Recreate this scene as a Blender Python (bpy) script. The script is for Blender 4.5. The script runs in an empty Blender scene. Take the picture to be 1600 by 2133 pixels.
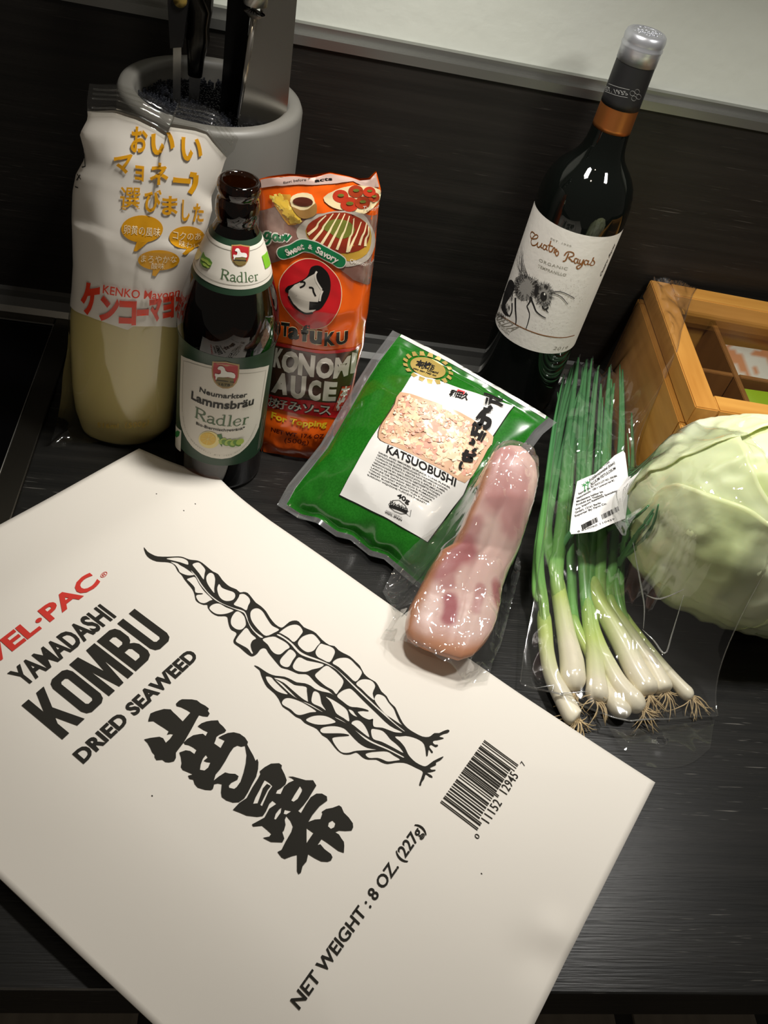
import bpy, bmesh, math, random
from math import sin, cos, pi, sqrt, atan2, exp
from mathutils import Vector, noise
from mathutils.bvhtree import BVHTree

C = bpy.context.scene.collection
scn = bpy.context.scene

# ------------------------------------------------------------------ camera
W, H = 1600, 2133
FPX = 1832.8
CAM = Vector((0.0, -0.1271, 0.4803))
YAW, PITCH, ROLL = 0.2414, 0.7894, -0.2723
FW = Vector((sin(YAW)*cos(PITCH), cos(YAW)*cos(PITCH), -sin(PITCH)))
_r0 = Vector((cos(YAW), -sin(YAW), 0.0)); _d0 = FW.cross(_r0)
RT = _r0*cos(ROLL) + _d0*sin(ROLL)
DN = _d0*cos(ROLL) - _r0*sin(ROLL)
cam_data = bpy.data.cameras.new('camera'); cam = bpy.data.objects.new('camera', cam_data); C.objects.link(cam)
cam_data.sensor_fit = 'VERTICAL'; cam_data.sensor_height = 24.0; cam_data.lens = 24.0*FPX/H
cam_data.clip_start = 0.01
from mathutils import Matrix
cam.matrix_world = Matrix(((RT.x, -DN.x, -FW.x, CAM.x), (RT.y, -DN.y, -FW.y, CAM.y), (RT.z, -DN.z, -FW.z, CAM.z), (0, 0, 0, 1)))
scn.camera = cam

# ------------------------------------------------------------------ world, lamps, exposure
wd = bpy.data.worlds.new('room_light'); scn.world = wd; wd.use_nodes = True
wd.node_tree.nodes['Background'].inputs[0].default_value = (1.0, 0.90, 0.76, 1)
wd.node_tree.nodes['Background'].inputs[1].default_value = 0.065
def lamp(name, loc, aim, size, power, col, shape='DISK', spread=pi):
    l = bpy.data.lights.new(name, 'AREA'); l.shape = shape; l.size = size; l.energy = power; l.color = col; l.spread = spread
    o = bpy.data.objects.new(name, l); C.objects.link(o); o.location = loc
    o.rotation_euler = (Vector(aim)-Vector(loc)).to_track_quat('-Z', 'Y').to_euler()
    return o
lamp('under_cabinet_lamp', (0.07, 0.355, 0.54), (0.07, 0.355, 0.0), 0.055, 1.20, (1.0, 0.965, 0.90), 'SQUARE', 2.1)
lamp('under_cabinet_lamp', (0.40, 0.29, 0.54), (0.40, 0.29, 0.0), 0.055, 0.98, (1.0, 0.97, 0.92), 'SQUARE', 2.1)
lamp('ceiling_spot', (-0.30, -0.80, 2.25), (0.0, 0.15, 0.0), 0.10, 1.9, (1.0, 0.83, 0.62))
scn.view_settings.view_transform = 'Standard'
scn.view_settings.look = 'None'
scn.view_settings.exposure = 0.0
scn.view_settings.gamma = 1.0
scn.view_settings.use_curve_mapping = False
try:
    scn.cycles.transparent_max_bounces = 32
except Exception:
    pass

# ------------------------------------------------------------------ measuring helpers: a sight line met with a plane of known place
def sight(u, v):
    return (RT*((u-W/2)/FPX) + DN*((v-H/2)/FPX) + FW)
def onz(u, v, z):
    d = sight(u, v); return CAM + d*((z-CAM.z)/d.z)
def ony(u, v, y):
    d = sight(u, v); return CAM + d*((y-CAM.y)/d.y)
def crop(ox, oy, sc, pts):
    return [(ox+a/sc, oy+b/sc) for a, b in pts]

# ------------------------------------------------------------------ materials
def srgb(r, g, b):
    f = lambda c: (c/255/12.92) if c <= 10.3 else ((c/255+0.055)/1.055)**2.4
    return (f(r), f(g), f(b), 1.0)
MATS = {}
def mat(name, col, rough=0.5, metal=0.0, coat=0.0, spec=0.5, sss=0.0, bump=None, noise_mix=None, attr=None, trans=0.0):
    if name in MATS: return MATS[name]
    m = bpy.data.materials.new(name); m.use_nodes = True
    nt = m.node_tree; b = nt.nodes['Principled BSDF']
    if len(col) == 3: col = srgb(*col)
    b.inputs['Base Color'].default_value = col
    b.inputs['Roughness'].default_value = rough
    b.inputs['Metallic'].default_value = metal
    b.inputs['Coat Weight'].default_value = coat
    b.inputs['Coat Roughness'].default_value = 0.08
    b.inputs['Specular IOR Level'].default_value = spec
    if sss:
        b.inputs['Subsurface Weight'].default_value = sss; b.inputs['Subsurface Radius'].default_value = (1, 0.6, 0.35)
        b.inputs['Subsurface Scale'].default_value = 0.004
    tc = None
    if bump or noise_mix:
        tc = nt.nodes.new('ShaderNodeTexCoord')
    if noise_mix:   # (scale xyz, colour2, lo, hi)
        mp = nt.nodes.new('ShaderNodeMapping'); mp.inputs['Scale'].default_value = noise_mix[0]
        nz = nt.nodes.new('ShaderNodeTexNoise'); nz.inputs['Scale'].default_value = 1.0; nz.inputs['Detail'].default_value = 5
        cr = nt.nodes.new('ShaderNodeValToRGB')
        cr.color_ramp.elements[0].position = noise_mix[2]; cr.color_ramp.elements[0].color = col
        cr.color_ramp.elements[1].position = noise_mix[3]; cr.color_ramp.elements[1].color = srgb(*noise_mix[1])
        nt.links.new(tc.outputs['Object'], mp.inputs[0]); nt.links.new(mp.outputs[0], nz.inputs['Vector'])
        nt.links.new(nz.outputs['Fac'], cr.inputs[0]); nt.links.new(cr.outputs[0], b.inputs['Base Color'])
    if attr:
        at = nt.nodes.new('ShaderNodeAttribute'); at.attribute_name = attr
        nt.links.new(at.outputs['Color'], b.inputs['Base Color'])
    if bump:        # (scale xyz, strength, distance)
        mp2 = nt.nodes.new('ShaderNodeMapping'); mp2.inputs['Scale'].default_value = bump[0]
        n2 = nt.nodes.new('ShaderNodeTexNoise'); n2.inputs['Scale'].default_value = 1.0; n2.inputs['Detail'].default_value = 4
        bp = nt.nodes.new('ShaderNodeBump'); bp.inputs['Strength'].default_value = bump[1]; bp.inputs['Distance'].default_value = bump[2]
        nt.links.new(tc.outputs['Object'], mp2.inputs[0]); nt.links.new(mp2.outputs[0], n2.inputs['Vector'])
        nt.links.new(n2.outputs['Fac'], bp.inputs['Height']); nt.links.new(bp.outputs[0], b.inputs['Normal'])
    if trans:
        out = nt.nodes['Material Output']; tr = nt.nodes.new('ShaderNodeBsdfTransparent'); mx = nt.nodes.new('ShaderNodeMixShader')
        mx.inputs[0].default_value = trans
        nt.links.new(b.outputs[0], mx.inputs[1]); nt.links.new(tr.outputs[0], mx.inputs[2]); nt.links.new(mx.outputs[0], out.inputs[0])
    MATS[name] = m
    return m
def film(name, tint=(0.97, 0.97, 0.96), rough=0.06, ior=1.5, haze=0.0, boost=1.0, bump=None):
    """thin clear film or thin glass: what lies behind shows through, light glints off by Fresnel"""
    if name in MATS: return MATS[name]
    m = bpy.data.materials.new(name); m.use_nodes = True; nt = m.node_tree
    nt.nodes.remove(nt.nodes['Principled BSDF']); out = nt.nodes['Material Output']
    tr = nt.nodes.new('ShaderNodeBsdfTransparent'); tr.inputs[0].default_value = (*tint, 1)
    gl = nt.nodes.new('ShaderNodeBsdfGlossy'); gl.inputs['Roughness'].default_value = rough
    lw = nt.nodes.new('ShaderNodeLayerWeight'); lw.inputs['Blend'].default_value = 0.5
    pw = nt.nodes.new('ShaderNodeMath'); pw.operation = 'POWER'; pw.inputs[1].default_value = 4.0
    f0 = ((ior-1)/(ior+1))**2*2
    mu = nt.nodes.new('ShaderNodeMath'); mu.operation = 'MULTIPLY_ADD'; mu.inputs[1].default_value = boost*(1-f0); mu.inputs[2].default_value = f0*boost; mu.use_clamp = True
    mx = nt.nodes.new('ShaderNodeMixShader')
    nt.links.new(lw.outputs['Facing'], pw.inputs[0]); nt.links.new(pw.outputs[0], mu.inputs[0]); nt.links.new(mu.outputs[0], mx.inputs[0])
    base = tr
    if haze:
        df = nt.nodes.new('ShaderNodeBsdfDiffuse'); df.inputs[0].default_value = (0.8, 0.8, 0.8, 1)
        m2 = nt.nodes.new('ShaderNodeMixShader'); m2.inputs[0].default_value = haze
        nt.links.new(tr.outputs[0], m2.inputs[1]); nt.links.new(df.outputs[0], m2.inputs[2]); base = m2
    nt.links.new(base.outputs[0], mx.inputs[1]); nt.links.new(gl.outputs[0], mx.inputs[2]); nt.links.new(mx.outputs[0], out.inputs[0])
    if bump:
        tc = nt.nodes.new('ShaderNodeTexCoord'); n2 = nt.nodes.new('ShaderNodeTexNoise'); n2.inputs['Scale'].default_value = bump[0]; n2.inputs['Detail'].default_value = 3
        bp = nt.nodes.new('ShaderNodeBump'); bp.inputs['Strength'].default_value = bump[1]; bp.inputs['Distance'].default_value = bump[2]
        nt.links.new(tc.outputs['Object'], n2.inputs['Vector']); nt.links.new(n2.outputs['Fac'], bp.inputs['Height'])
        nt.links.new(bp.outputs[0], gl.inputs['Normal'])
    MATS[name] = m
    return m

# ------------------------------------------------------------------ object helpers
def mesh_obj(name, verts, faces, m, parent=None, smooth=True, mats=None, midx=None, cols=None):
    me = bpy.data.meshes.new(name); me.from_pydata([tuple(v) for v in verts], [], faces)
    for x in (mats or [m]): me.materials.append(x)
    if midx: me.polygons.foreach_set('material_index', midx)
    me.polygons.foreach_set('use_smooth', [smooth]*len(me.polygons))
    if cols:
        a = me.color_attributes.new('col', 'FLOAT_COLOR', 'POINT')
        flat = []
        for c in cols: flat += [c[0], c[1], c[2], 1.0]
        a.data.foreach_set('color', flat)
    me.update()
    o = bpy.data.objects.new(name, me); C.objects.link(o)
    if parent:
        o.parent = parent; o.matrix_parent_inverse = Matrix.Translation(parent.location).inverted()
    return o
def thing(name, label, cat, loc=(0, 0, 0), group=None):
    o = bpy.data.objects.new(name, None); C.objects.link(o); o.location = loc; o.empty_display_size = 0.01
    o['label'] = label; o['category'] = cat
    if group: o['group'] = group
    return o
def tag(o, label, cat, group=None):
    o['label'] = label; o['category'] = cat
    if group: o['group'] = group
    return o
def box_vf(x0, x1, y0, y1, z0, z1):
    v = [(x0, y0, z0), (x1, y0, z0), (x1, y1, z0), (x0, y1, z0), (x0, y0, z1), (x1, y0, z1), (x1, y1, z1), (x0, y1, z1)]
    f = [(0, 3, 2, 1), (4, 5, 6, 7), (0, 1, 5, 4), (1, 2, 6, 5), (2, 3, 7, 6), (3, 0, 4, 7)]
    return v, f
def box_obj(name, b, m, parent=None, bevel=0.0):
    v, f = box_vf(*b)
    o = mesh_obj(name, v, f, m, parent, smooth=False)
    if bevel:
        bm = bmesh.new(); bm.from_mesh(o.data)
        bmesh.ops.bevel(bm, geom=list(bm.edges), offset=bevel, segments=2, affect='EDGES', profile=0.6)
        bm.to_mesh(o.data); bm.free()
    return o
def join_vf(parts):
    V, F = [], []
    for v, f in parts:
        n = len(V); V += list(v); F += [tuple(i+n for i in q) for q in f]
    return V, F
def lathe_vf(prof, cx=0, cy=0, seg=72, cap0=True, cap1=False):
    V, F = [], []
    for r, z in prof:
        for k in range(seg):
            a = 2*pi*k/seg; V.append((cx+r*cos(a), cy+r*sin(a), z))
    for i in range(len(prof)-1):
        for k in range(seg):
            k2 = (k+1) % seg; F.append((i*seg+k, i*seg+k2, (i+1)*seg+k2, (i+1)*seg+k))
    if cap0: F.append(tuple(range(seg-1, -1, -1)))
    if cap1: F.append(tuple((len(prof)-1)*seg+k for k in range(seg)))
    return V, F
def interp(tab, x):
    if x <= tab[0][0]: return tab[0][1]
    for (a, fa), (b, fb) in zip(tab, tab[1:]):
        if x <= b: return fa+(fb-fa)*(x-a)/(b-a)
    return tab[-1][1]
def catmull(pts, n=6, closed=False):
    out = []; N = len(pts)
    rng = range(N) if closed else range(N-1)
    for i in rng:
        if closed: p = [pts[(i+k-1) % N] for k in range(4)]
        else: p = [pts[max(0, min(N-1, i+k-1))] for k in range(4)]
        for j in range(n):
            t = j/n
            out.append(tuple(0.5*((2*b)+(-a+c)*t+(2*a-5*b+4*c-d)*t*t+(-a+3*b-3*c+d)*t**3) for a, b, c, d in zip(*p)))
    if not closed: out.append(tuple(pts[-1]))
    return out
def resample(pts, n):
    L = [0.0]
    for a, b in zip(pts, pts[1:]): L.append(L[-1]+sqrt(sum((x-y)**2 for x, y in zip(a, b))))
    out = []; j = 0
    for i in range(n):
        t = L[-1]*i/(n-1)
        while j < len(L)-2 and L[j+1] < t: j += 1
        d = L[j+1]-L[j]; f = (t-L[j])/d if d > 0 else 0
        out.append(Vector([x+(y-x)*f for x, y in zip(pts[j], pts[j+1])]))
    return out
def tube_vf(path, radii, seg=10, flat=1.0, cap=True):
    """tapered tube along 3-D points"""
    P = [Vector(p) for p in path]; V, F = [], []
    up = Vector((0, 0, 1))
    for i, p in enumerate(P):
        t = (P[min(i+1, len(P)-1)]-P[max(i-1, 0)]).normalized()
        a = t.cross(up)
        a = a.normalized() if a.length > 1e-4 else Vector((1, 0, 0))
        b = a.cross(t).normalized()
        r = radii[i]
        for k in range(seg):
            an = 2*pi*k/seg; V.append(p+a*(r*cos(an))+b*(r*flat*sin(an)))
    for i in range(len(P)-1):
        for k in range(seg):
            k2 = (k+1) % seg; F.append((i*seg+k, i*seg+k2, (i+1)*seg+k2, (i+1)*seg+k))
    if cap:
        F.append(tuple(range(seg-1, -1, -1))); F.append(tuple((len(P)-1)*seg+k for k in range(seg)))
    return V, F

# ------------------------------------------------------------------ printing on surfaces
class Surf:
    """an uneven sheet over a plane; print is laid on it in the plane's own u, v and pressed onto the sheet"""
    def __init__(s, O, eu, ev, verts, faces):
        s.O = Vector(O); s.eu = Vector(eu).normalized(); s.ev = Vector(ev); s.ev = (s.ev-s.eu*s.ev.dot(s.eu)).normalized()
        s.n = s.eu.cross(s.ev)
        s.bvh = BVHTree.FromPolygons([tuple(v) for v in verts], faces)
    def uv(s, P):
        d = P-s.O; return (d.dot(s.eu), d.dot(s.ev))
    def px(s, u, v):
        d = sight(u, v); h = s.bvh.ray_cast(CAM, d.normalized())[0]
        if h is None:
            t = (s.O-CAM).dot(s.n)/d.dot(s.n); h = CAM+d*t
        return s.uv(h)
    def pos(s, u, v, off):
        b = s.O+s.eu*u+s.ev*v
        h = s.bvh.ray_cast(b+s.n*0.2, -s.n)[0]
        if h is None:
            h = s.bvh.find_nearest(b)[0]
        return h+s.n*off
class Cyl:
    """a round body about an upright axis: u = angle times R, v = height"""
    def __init__(s, x, y, prof, R):
        s.x, s.y, s.R = x, y, R; s.prof = sorted(prof)
    def r(s, z): return interp(s.prof, z)
    def px(s, u, v):
        d = sight(u, v); z = 0.1; th = 0
        for _ in range(12):
            r = s.r(z); a = d.x*d.x+d.y*d.y; bx, by = CAM.x-s.x, CAM.y-s.y
            b = 2*(d.x*bx+d.y*by); c = bx*bx+by*by-r*r; D = max(b*b-4*a*c, 0.0)
            t = (-b-sqrt(D))/(2*a); P = CAM+d*t; z = P.z
            th = atan2(P.x-s.x, -(P.y-s.y))
        return (th*s.R, z)
    def pos(s, u, v, off):
        th = u/s.R; r = s.r(v)+off
        return Vector((s.x+r*sin(th), s.y-r*cos(th), v))
def curve_mesh(cd):
    o = bpy.data.objects.new('tmp', cd); me = o.to_mesh()
    V = [(v.co.x, v.co.y) for v in me.vertices]; F = [tuple(p.vertices) for p in me.polygons]
    o.to_mesh_clear(); bpy.data.objects.remove(o); bpy.data.curves.remove(cd)
    return V, F
def fill(loops):
    cd = bpy.data.curves.new('tmp', 'CURVE'); cd.dimensions = '2D'; cd.fill_mode = 'BOTH'
    K = 1000.0
    for lp in loops:
        s = cd.splines.new('POLY'); s.points.add(len(lp)-1); s.use_cyclic_u = True
        for q, p in zip(s.points, lp): q.co = (p[0]*K, p[1]*K, 0, 1)
    V, F = curve_mesh(cd)
    return [(x/K, y/K) for x, y in V], F
def text_vf(body, bold=0.0, shear=0.0, spacing=1.0, align='LEFT'):
    cd = bpy.data.curves.new('tmp', 'FONT'); cd.body = body; cd.size = 1.0; cd.offset = bold; cd.shear = shear
    cd.resolution_u = 3; cd.space_character = spacing; cd.align_x = align
    return curve_mesh(cd)
def cut(V, F, step):
    if not step: return V, F
    bm = bmesh.new(); bv = [bm.verts.new((x, y, 0)) for x, y in V]
    for f in F:
        try: bm.faces.new([bv[i] for i in f])
        except ValueError: pass
    for ax in (0, 1):
        st = step if not isinstance(step, tuple) else step[ax]
        if not st: continue
        lo = min(p[ax] for p in V); hi = max(p[ax] for p in V); k = math.floor(lo/st)+1
        while k*st < hi:
            co = [0, 0, 0]; no = [0, 0, 0]; co[ax] = k*st; no[ax] = 1
            bmesh.ops.bisect_plane(bm, geom=list(bm.verts)+list(bm.edges)+list(bm.faces), plane_co=co, plane_no=no)
            k += 1
    bm.verts.index_update()
    V2 = [(v.co.x, v.co.y) for v in bm.verts]; F2 = [tuple(v.index for v in f.verts) for f in bm.faces]
    bm.free(); return V2, F2
LAYER = 0.00012
def decal(name, surf, vf, m, parent, layer=1, step=0.005, base=0.00025):
    V, F = cut(*vf, step)
    off = base+layer*LAYER
    P = [surf.pos(u, v, off) for u, v in V]
    # faces look outward
    F2 = []
    for f in F:
        a, b, c = (V[f[0]], V[f[1]], V[f[2]])
        F2.append(f if (b[0]-a[0])*(c[1]-a[1])-(b[1]-a[1])*(c[0]-a[0]) >= 0 else tuple(reversed(f)))
    return mesh_obj(name, P, F2, m, parent, smooth=True)
def loops_px(surf, loops, smooth=0):
    out = []
    for lp in loops:
        q = catmull(lp, smooth, True) if smooth else lp
        out.append([surf.px(*p) for p in q])
    return out
def print_px(name, surf, loops, m, parent, layer=1, smooth=0, step=0.005, base=0.00025):
    return decal(name, surf, fill(loops_px(surf, loops, smooth)), m, parent, layer, step, base)
CAPH = 0.73
def text_on(surf, body, p0, p1, ph, bold=0.0, shear=0.0, spacing=1.0, cap=CAPH, lo=0.0):
    """flat lettering: p0 left end and p1 right end of the base line, ph the top left; all found on the surface"""
    V, F = text_vf(body, bold, shear, spacing)
    a, b, h = (Vector(surf.px(*q)) for q in (p0, p1, ph))
    x0 = min(v[0] for v in V); x1 = max(v[0] for v in V)
    X = (b-a)/(x1-x0); Y = (h-a)/cap
    return [tuple(a+X*(x-x0)+Y*(y-lo)) for x, y in V], F
def text_px(name, surf, body, p0, p1, ph, m, parent, layer=1, bold=0.0, shear=0.0, spacing=1.0, cap=CAPH, lo=0.0, step=0.005, base=0.00025):
    return decal(name, surf, text_on(surf, body, p0, p1, ph, bold, shear, spacing, cap, lo), m, parent, layer, step, base)
def ribbon(pts, w):
    """a pen stroke as a flat strip; w one width or one per point"""
    P = [Vector(p) for p in pts]; V, F = [], []
    for i, p in enumerate(P):
        t = (P[min(i+1, len(P)-1)]-P[max(i-1, 0)])
        t = t.normalized() if t.length > 0 else Vector((1, 0))
        n = Vector((-t.y, t.x)); ww = (w[i] if isinstance(w, (list, tuple)) else w)/2
        V += [tuple(p+n*ww), tuple(p-n*ww)]
    for i in range(len(P)-1): F.append((2*i, 2*i+1, 2*i+3, 2*i+2))
    return V, F
def strokes_px(surf, strokes, smooth=4):
    """strokes: (points in the photograph, width in metres or (w0, w1))"""
    parts = []
    for pts, w in strokes:
        q = catmull(pts, smooth) if smooth and len(pts) > 2 else pts
        q = [surf.px(*p) for p in q]
        if isinstance(w, tuple): w = [w[0]+(w[1]-w[0])*i/max(1, len(q)-1) for i in range(len(q))]
        parts.append(ribbon(q, w))
    return join_vf(parts)
def disc_uv(c, rx, ry=None, n=28, rot=0.0):
    ry = ry or rx
    return [(c[0]+rx*cos(2*pi*k/n)*cos(rot)-ry*sin(2*pi*k/n)*sin(rot), c[1]+rx*cos(2*pi*k/n)*sin(rot)+ry*sin(2*pi*k/n)*cos(rot)) for k in range(n)]
def ell_px(c, rx, ry, n=28, rot=0.0):
    return disc_uv(c, rx, ry, n, rot)

# ------------------------------------------------------------------ bags: a sheet spanned between four edges, puffed out
def coons(bot, top, left, right, ns, nt):
    B = resample(bot, ns); T = resample(top, ns); L = resample(left, nt); R = resample(right, nt)
    G = []
    for j in range(nt):
        t = j/(nt-1); row = []
        for i in range(ns):
            s = i/(ns-1)
            p = B[i]*(1-t)+T[i]*t+L[j]*(1-s)+R[j]*s-(B[0]*((1-s)*(1-t))+B[-1]*(s*(1-t))+T[0]*((1-s)*t)+T[-1]*(s*t))
            row.append(p)
        G.append(row)
    return G
def grid_faces(ns, nt, flip=False):
    F = []
    for j in range(nt-1):
        for i in range(ns-1):
            q = (j*ns+i, j*ns+i+1, (j+1)*ns+i+1, (j+1)*ns+i)
            F.append(tuple(reversed(q)) if flip else q)
    return F
def ridged(p, sc, oct=2):
    a = 0.0; w = 1.0; q = Vector(p)*sc
    for _ in range(oct):
        a += w*(1-abs(noise.noise(q))*2.2); q = q*2.03+Vector((3.1, 1.7, 0.4)); w *= 0.5
    return a

# ================================================================== THE SETTING
DEPTH = 0.5375
def dark_laminate(name, rough, base, light, fleck):
    m = mat(name, base, rough=rough, spec=0.35)
    nt = m.node_tree; b = nt.nodes['Principled BSDF']; N = nt.nodes.new; L = nt.links.new
    tc = N('ShaderNodeTexCoord')
    def nz(scale, detail):
        mp = N('ShaderNodeMapping'); mp.inputs['Scale'].default_value = scale
        n = N('ShaderNodeTexNoise'); n.inputs['Scale'].default_value = 1.0; n.inputs['Detail'].default_value = detail
        L(tc.outputs['Object'], mp.inputs[0]); L(mp.outputs[0], n.inputs['Vector']); return n
    def ramp(n, lo, hi, c0, c1):
        r = N('ShaderNodeValToRGB'); r.color_ramp.elements[0].position = lo; r.color_ramp.elements[0].color = c0
        r.color_ramp.elements[1].position = hi; r.color_ramp.elements[1].color = c1; L(n.outputs['Fac'], r.inputs[0]); return r
    g = ramp(nz((5, 130, 130), 4), 0.35, 0.75, srgb(*base), srgb(*light))
    f = ramp(nz((38, 900, 900), 2), 0.66, 0.74, (0, 0, 0, 1), (1, 1, 1, 1))
    zone = ramp(nz((4, 22, 22), 2), 0.42, 0.62, (0, 0, 0, 1), (1, 1, 1, 1))
    mu = N('ShaderNodeMath'); mu.operation = 'MULTIPLY'; L(f.outputs[0], mu.inputs[0]); L(zone.outputs[0], mu.inputs[1])
    mx = N('ShaderNodeMix'); mx.data_type = 'RGBA'; L(mu.outputs[0], mx.inputs['Factor']); L(g.outputs[0], mx.inputs['A']); mx.inputs['B'].default_value = srgb(*fleck)
    L(mx.outputs['Result'], b.inputs['Base Color'])
    bp = N('ShaderNodeBump'); bp.inputs['Strength'].default_value = 0.35; bp.inputs['Distance'].default_value = 0.0004
    L(nz((30, 700, 700), 3).outputs['Fac'], bp.inputs['Height']); L(bp.outputs[0], b.inputs['Normal'])
    return m
M_TOP = dark_laminate('dark_worktop_laminate', 0.34, (20, 20, 19), (34, 33, 31), (104, 101, 96))
M_SPL = dark_laminate('dark_backsplash_laminate', 0.42, (23, 21, 19), (35, 32, 29), (70, 66, 61))
M_PAINT = mat('white_wall_paint', (196, 199, 190), rough=0.85, bump=((60, 60, 60), 0.35, 0.002))
M_ALU = mat('brushed_aluminium', (150, 150, 146), rough=0.34, metal=0.9)
M_STEEL = mat('brushed_steel', (165, 163, 158), rough=0.32, metal=1.0, bump=((900, 14, 900), 0.08, 0.0003))

wt = box_obj('worktop', (-0.75, 1.15, 0.0, DEPTH, -0.04, 0.0), M_TOP, bevel=0.0012)
tag(wt, 'continuous dark wood-grain laminate kitchen worktop under all the groceries', 'worktop')
w = box_obj('wall_back', (-0.75, 1.15, DEPTH+0.010, DEPTH+0.09, -0.9, 1.3), M_PAINT); w['kind'] = 'structure'
sp = box_obj('backsplash', (-0.75, 1.15, DEPTH, DEPTH+0.0095, 0.0005, 0.2570), M_SPL)
tag(sp, 'dark wood-grain backsplash panel along the wall behind the worktop', 'backsplash')
# top edging: a flat aluminium profile with a raised lip
v, f = join_vf([box_vf(-0.75, 1.15, DEPTH-0.0022, DEPTH+0.0098, 0.2572, 0.2600), box_vf(-0.75, 1.15, DEPTH-0.0022, DEPTH-0.0006, 0.2535, 0.2572), box_vf(-0.75, 1.15, DEPTH+0.0040, DEPTH+0.0098, 0.2600, 0.2655)])
t1 = mesh_obj('trim_1', v, f, M_ALU, smooth=False); t1['kind'] = 'structure'
# sealing strip in the corner of worktop and backsplash
prof = [(DEPTH-0.0002, 0.0), (DEPTH-0.0125, 0.0), (DEPTH-0.0130, 0.0025), (DEPTH-0.0085, 0.0065), (DEPTH-0.0050, 0.0135), (DEPTH-0.0042, 0.0190), (DEPTH-0.0002, 0.0205)]
V = [(x, y, z+0.0002) for x in (-0.75, 1.15) for y, z in prof]; n = len(prof)
F = [(i, (i+1) % n, n+(i+1) % n, n+i) for i in range(n)]+[tuple(range(n-1, -1, -1)), tuple(range(n, 2*n))]
t2 = mesh_obj('trim_2', V, F, mat('sealing_strip_grey', (92, 92, 90), rough=0.3, metal=0.6), smooth=False); t2['kind'] = 'structure'
# floor far below the front edge: broad planks with dark joints
fl = box_obj('floor', (-1.2, 1.6, -0.9, DEPTH+0.01, -0.95, -0.901), mat('floor_joint_dark', (38, 35, 32), rough=0.8)); fl['kind'] = 'structure'
M_PLK = mat('greybrown_floor_plank', (128, 120, 108), rough=0.55, noise_mix=((40, 3, 3), (108, 100, 90), 0.35, 0.7))
pv, pf = box_vf(-0.098, 0.098, -0.70, 0.70, -0.0009, 0.006)
pme = None
for k in range(13):
    x = 0.646+0.115+(k-7)*0.230
    if pme is None:
        v, f = box_vf(-0.0995, 0.0995, -0.70, 0.70, -0.0005, 0.006)
        po = mesh_obj('plank', v, f, M_PLK, fl, smooth=False); pme = po.data
    else:
        po = bpy.data.objects.new('plank', pme); C.objects.link(po); po.parent = fl
    po.location = (x, -0.17, -0.9005)

# ---------------------------------------------------------------- the hob let into the worktop
hob = thing('induction_hob', 'black glass hob with a steel frame at the left of the worktop', 'hob', (-0.45, 0.30, 0.0))
x1, y1 = -0.1475, 0.5235
gx, gy = -0.1655, 0.5125
v, f = box_vf(-0.74, gx, 0.03, gy, 0.0004, 0.0030)
g = mesh_obj('glass_plate', v, f, mat('black_hob_glass', (5, 5, 6), rough=0.06, spec=0.5), hob, smooth=False)
def bar(name, x0, xx1, y0, yy1):
    o = box_obj(name, (x0, xx1, y0, yy1, 0.0004, 0.0042), mat('hob_steel', (112, 108, 100), rough=0.3, metal=1.0, bump=((14, 900, 900), 0.06, 0.0003)), hob, bevel=0.0011); return o
bar('frame_bar', gx+0.0002, x1, 0.03, y1); bar('frame_bar', -0.74, gx, gy+0.0002, y1)
v, f = tube_vf([(gx+0.0006, 0.035, 0.0040), (gx+0.0006, gy, 0.0040), (-0.74, gy+0.0006, 0.0040)], [0.0009]*3, 6)
mesh_obj('edge_bead', v, f, M_STEEL, hob)

# ---------------------------------------------------------------- knife holder: grey tub with black bristles
JX, JY, JR, JH = -0.0400, 0.4655, 0.0594, 0.240
tub = thing('knife_holder', 'round grey tub filled with black bristles, standing against the backsplash', 'knife holder', (JX, JY, 0))
prof = [(0.0, 0.0005), (JR-0.004, 0.0005), (JR-0.001, 0.004), (JR, 0.02), (JR, JH-0.004), (JR-0.0015, JH-0.0008), (JR-0.004, JH), (JR-0.0085, JH), (JR-0.0105, JH-0.0012), (JR-0.0115, JH-0.005), (JR-0.0120, JH-0.04), (0.0, JH-0.04)]
v, f = lathe_vf(prof, JX, JY, 96, cap0=False)
mesh_obj('body', v, f, mat('grey_soft_plastic', (90, 88, 83), rough=0.5, bump=((1200, 1200, 1200), 0.12, 0.0002)), tub)
rng = random.Random(4)
V, F = [], []
for k in range(5200):
    a = rng.uniform(0, 2*pi); r = (JR-0.0128)*sqrt(rng.random()); x, y = JX+r*cos(a), JY+r*sin(a)
    z = JH-0.012+rng.uniform(-0.0035, 0.002); b = 0.00055; dx, dy = rng.uniform(-.001, .001), rng.uniform(-.001, .001); n = len(V)
    V += [(x-b, y-b, z-0.02), (x+b, y-b, z-0.02), (x, y+b, z-0.02), (x-b+dx, y-b+dy, z), (x+b+dx, y-b+dy, z), (x+dx, y+b+dy, z)]
    F += [(n, n+1, n+4, n+3), (n+1, n+2, n+5, n+4), (n+2, n, n+3, n+5), (n+3, n+4, n+5)]
br = mesh_obj('bristles', V, F, mat('black_bristle', (38, 40, 46), rough=0.4), tub, smooth=False); br['kind'] = 'stuff'
v, f = lathe_vf([(JR-0.0122, JH-0.026), (0.0, JH-0.026)], JX, JY, 48, cap0=False)
mesh_obj('bristle_bed', v, f, mat('black_bristle', (38, 40, 46)), tub)

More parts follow.
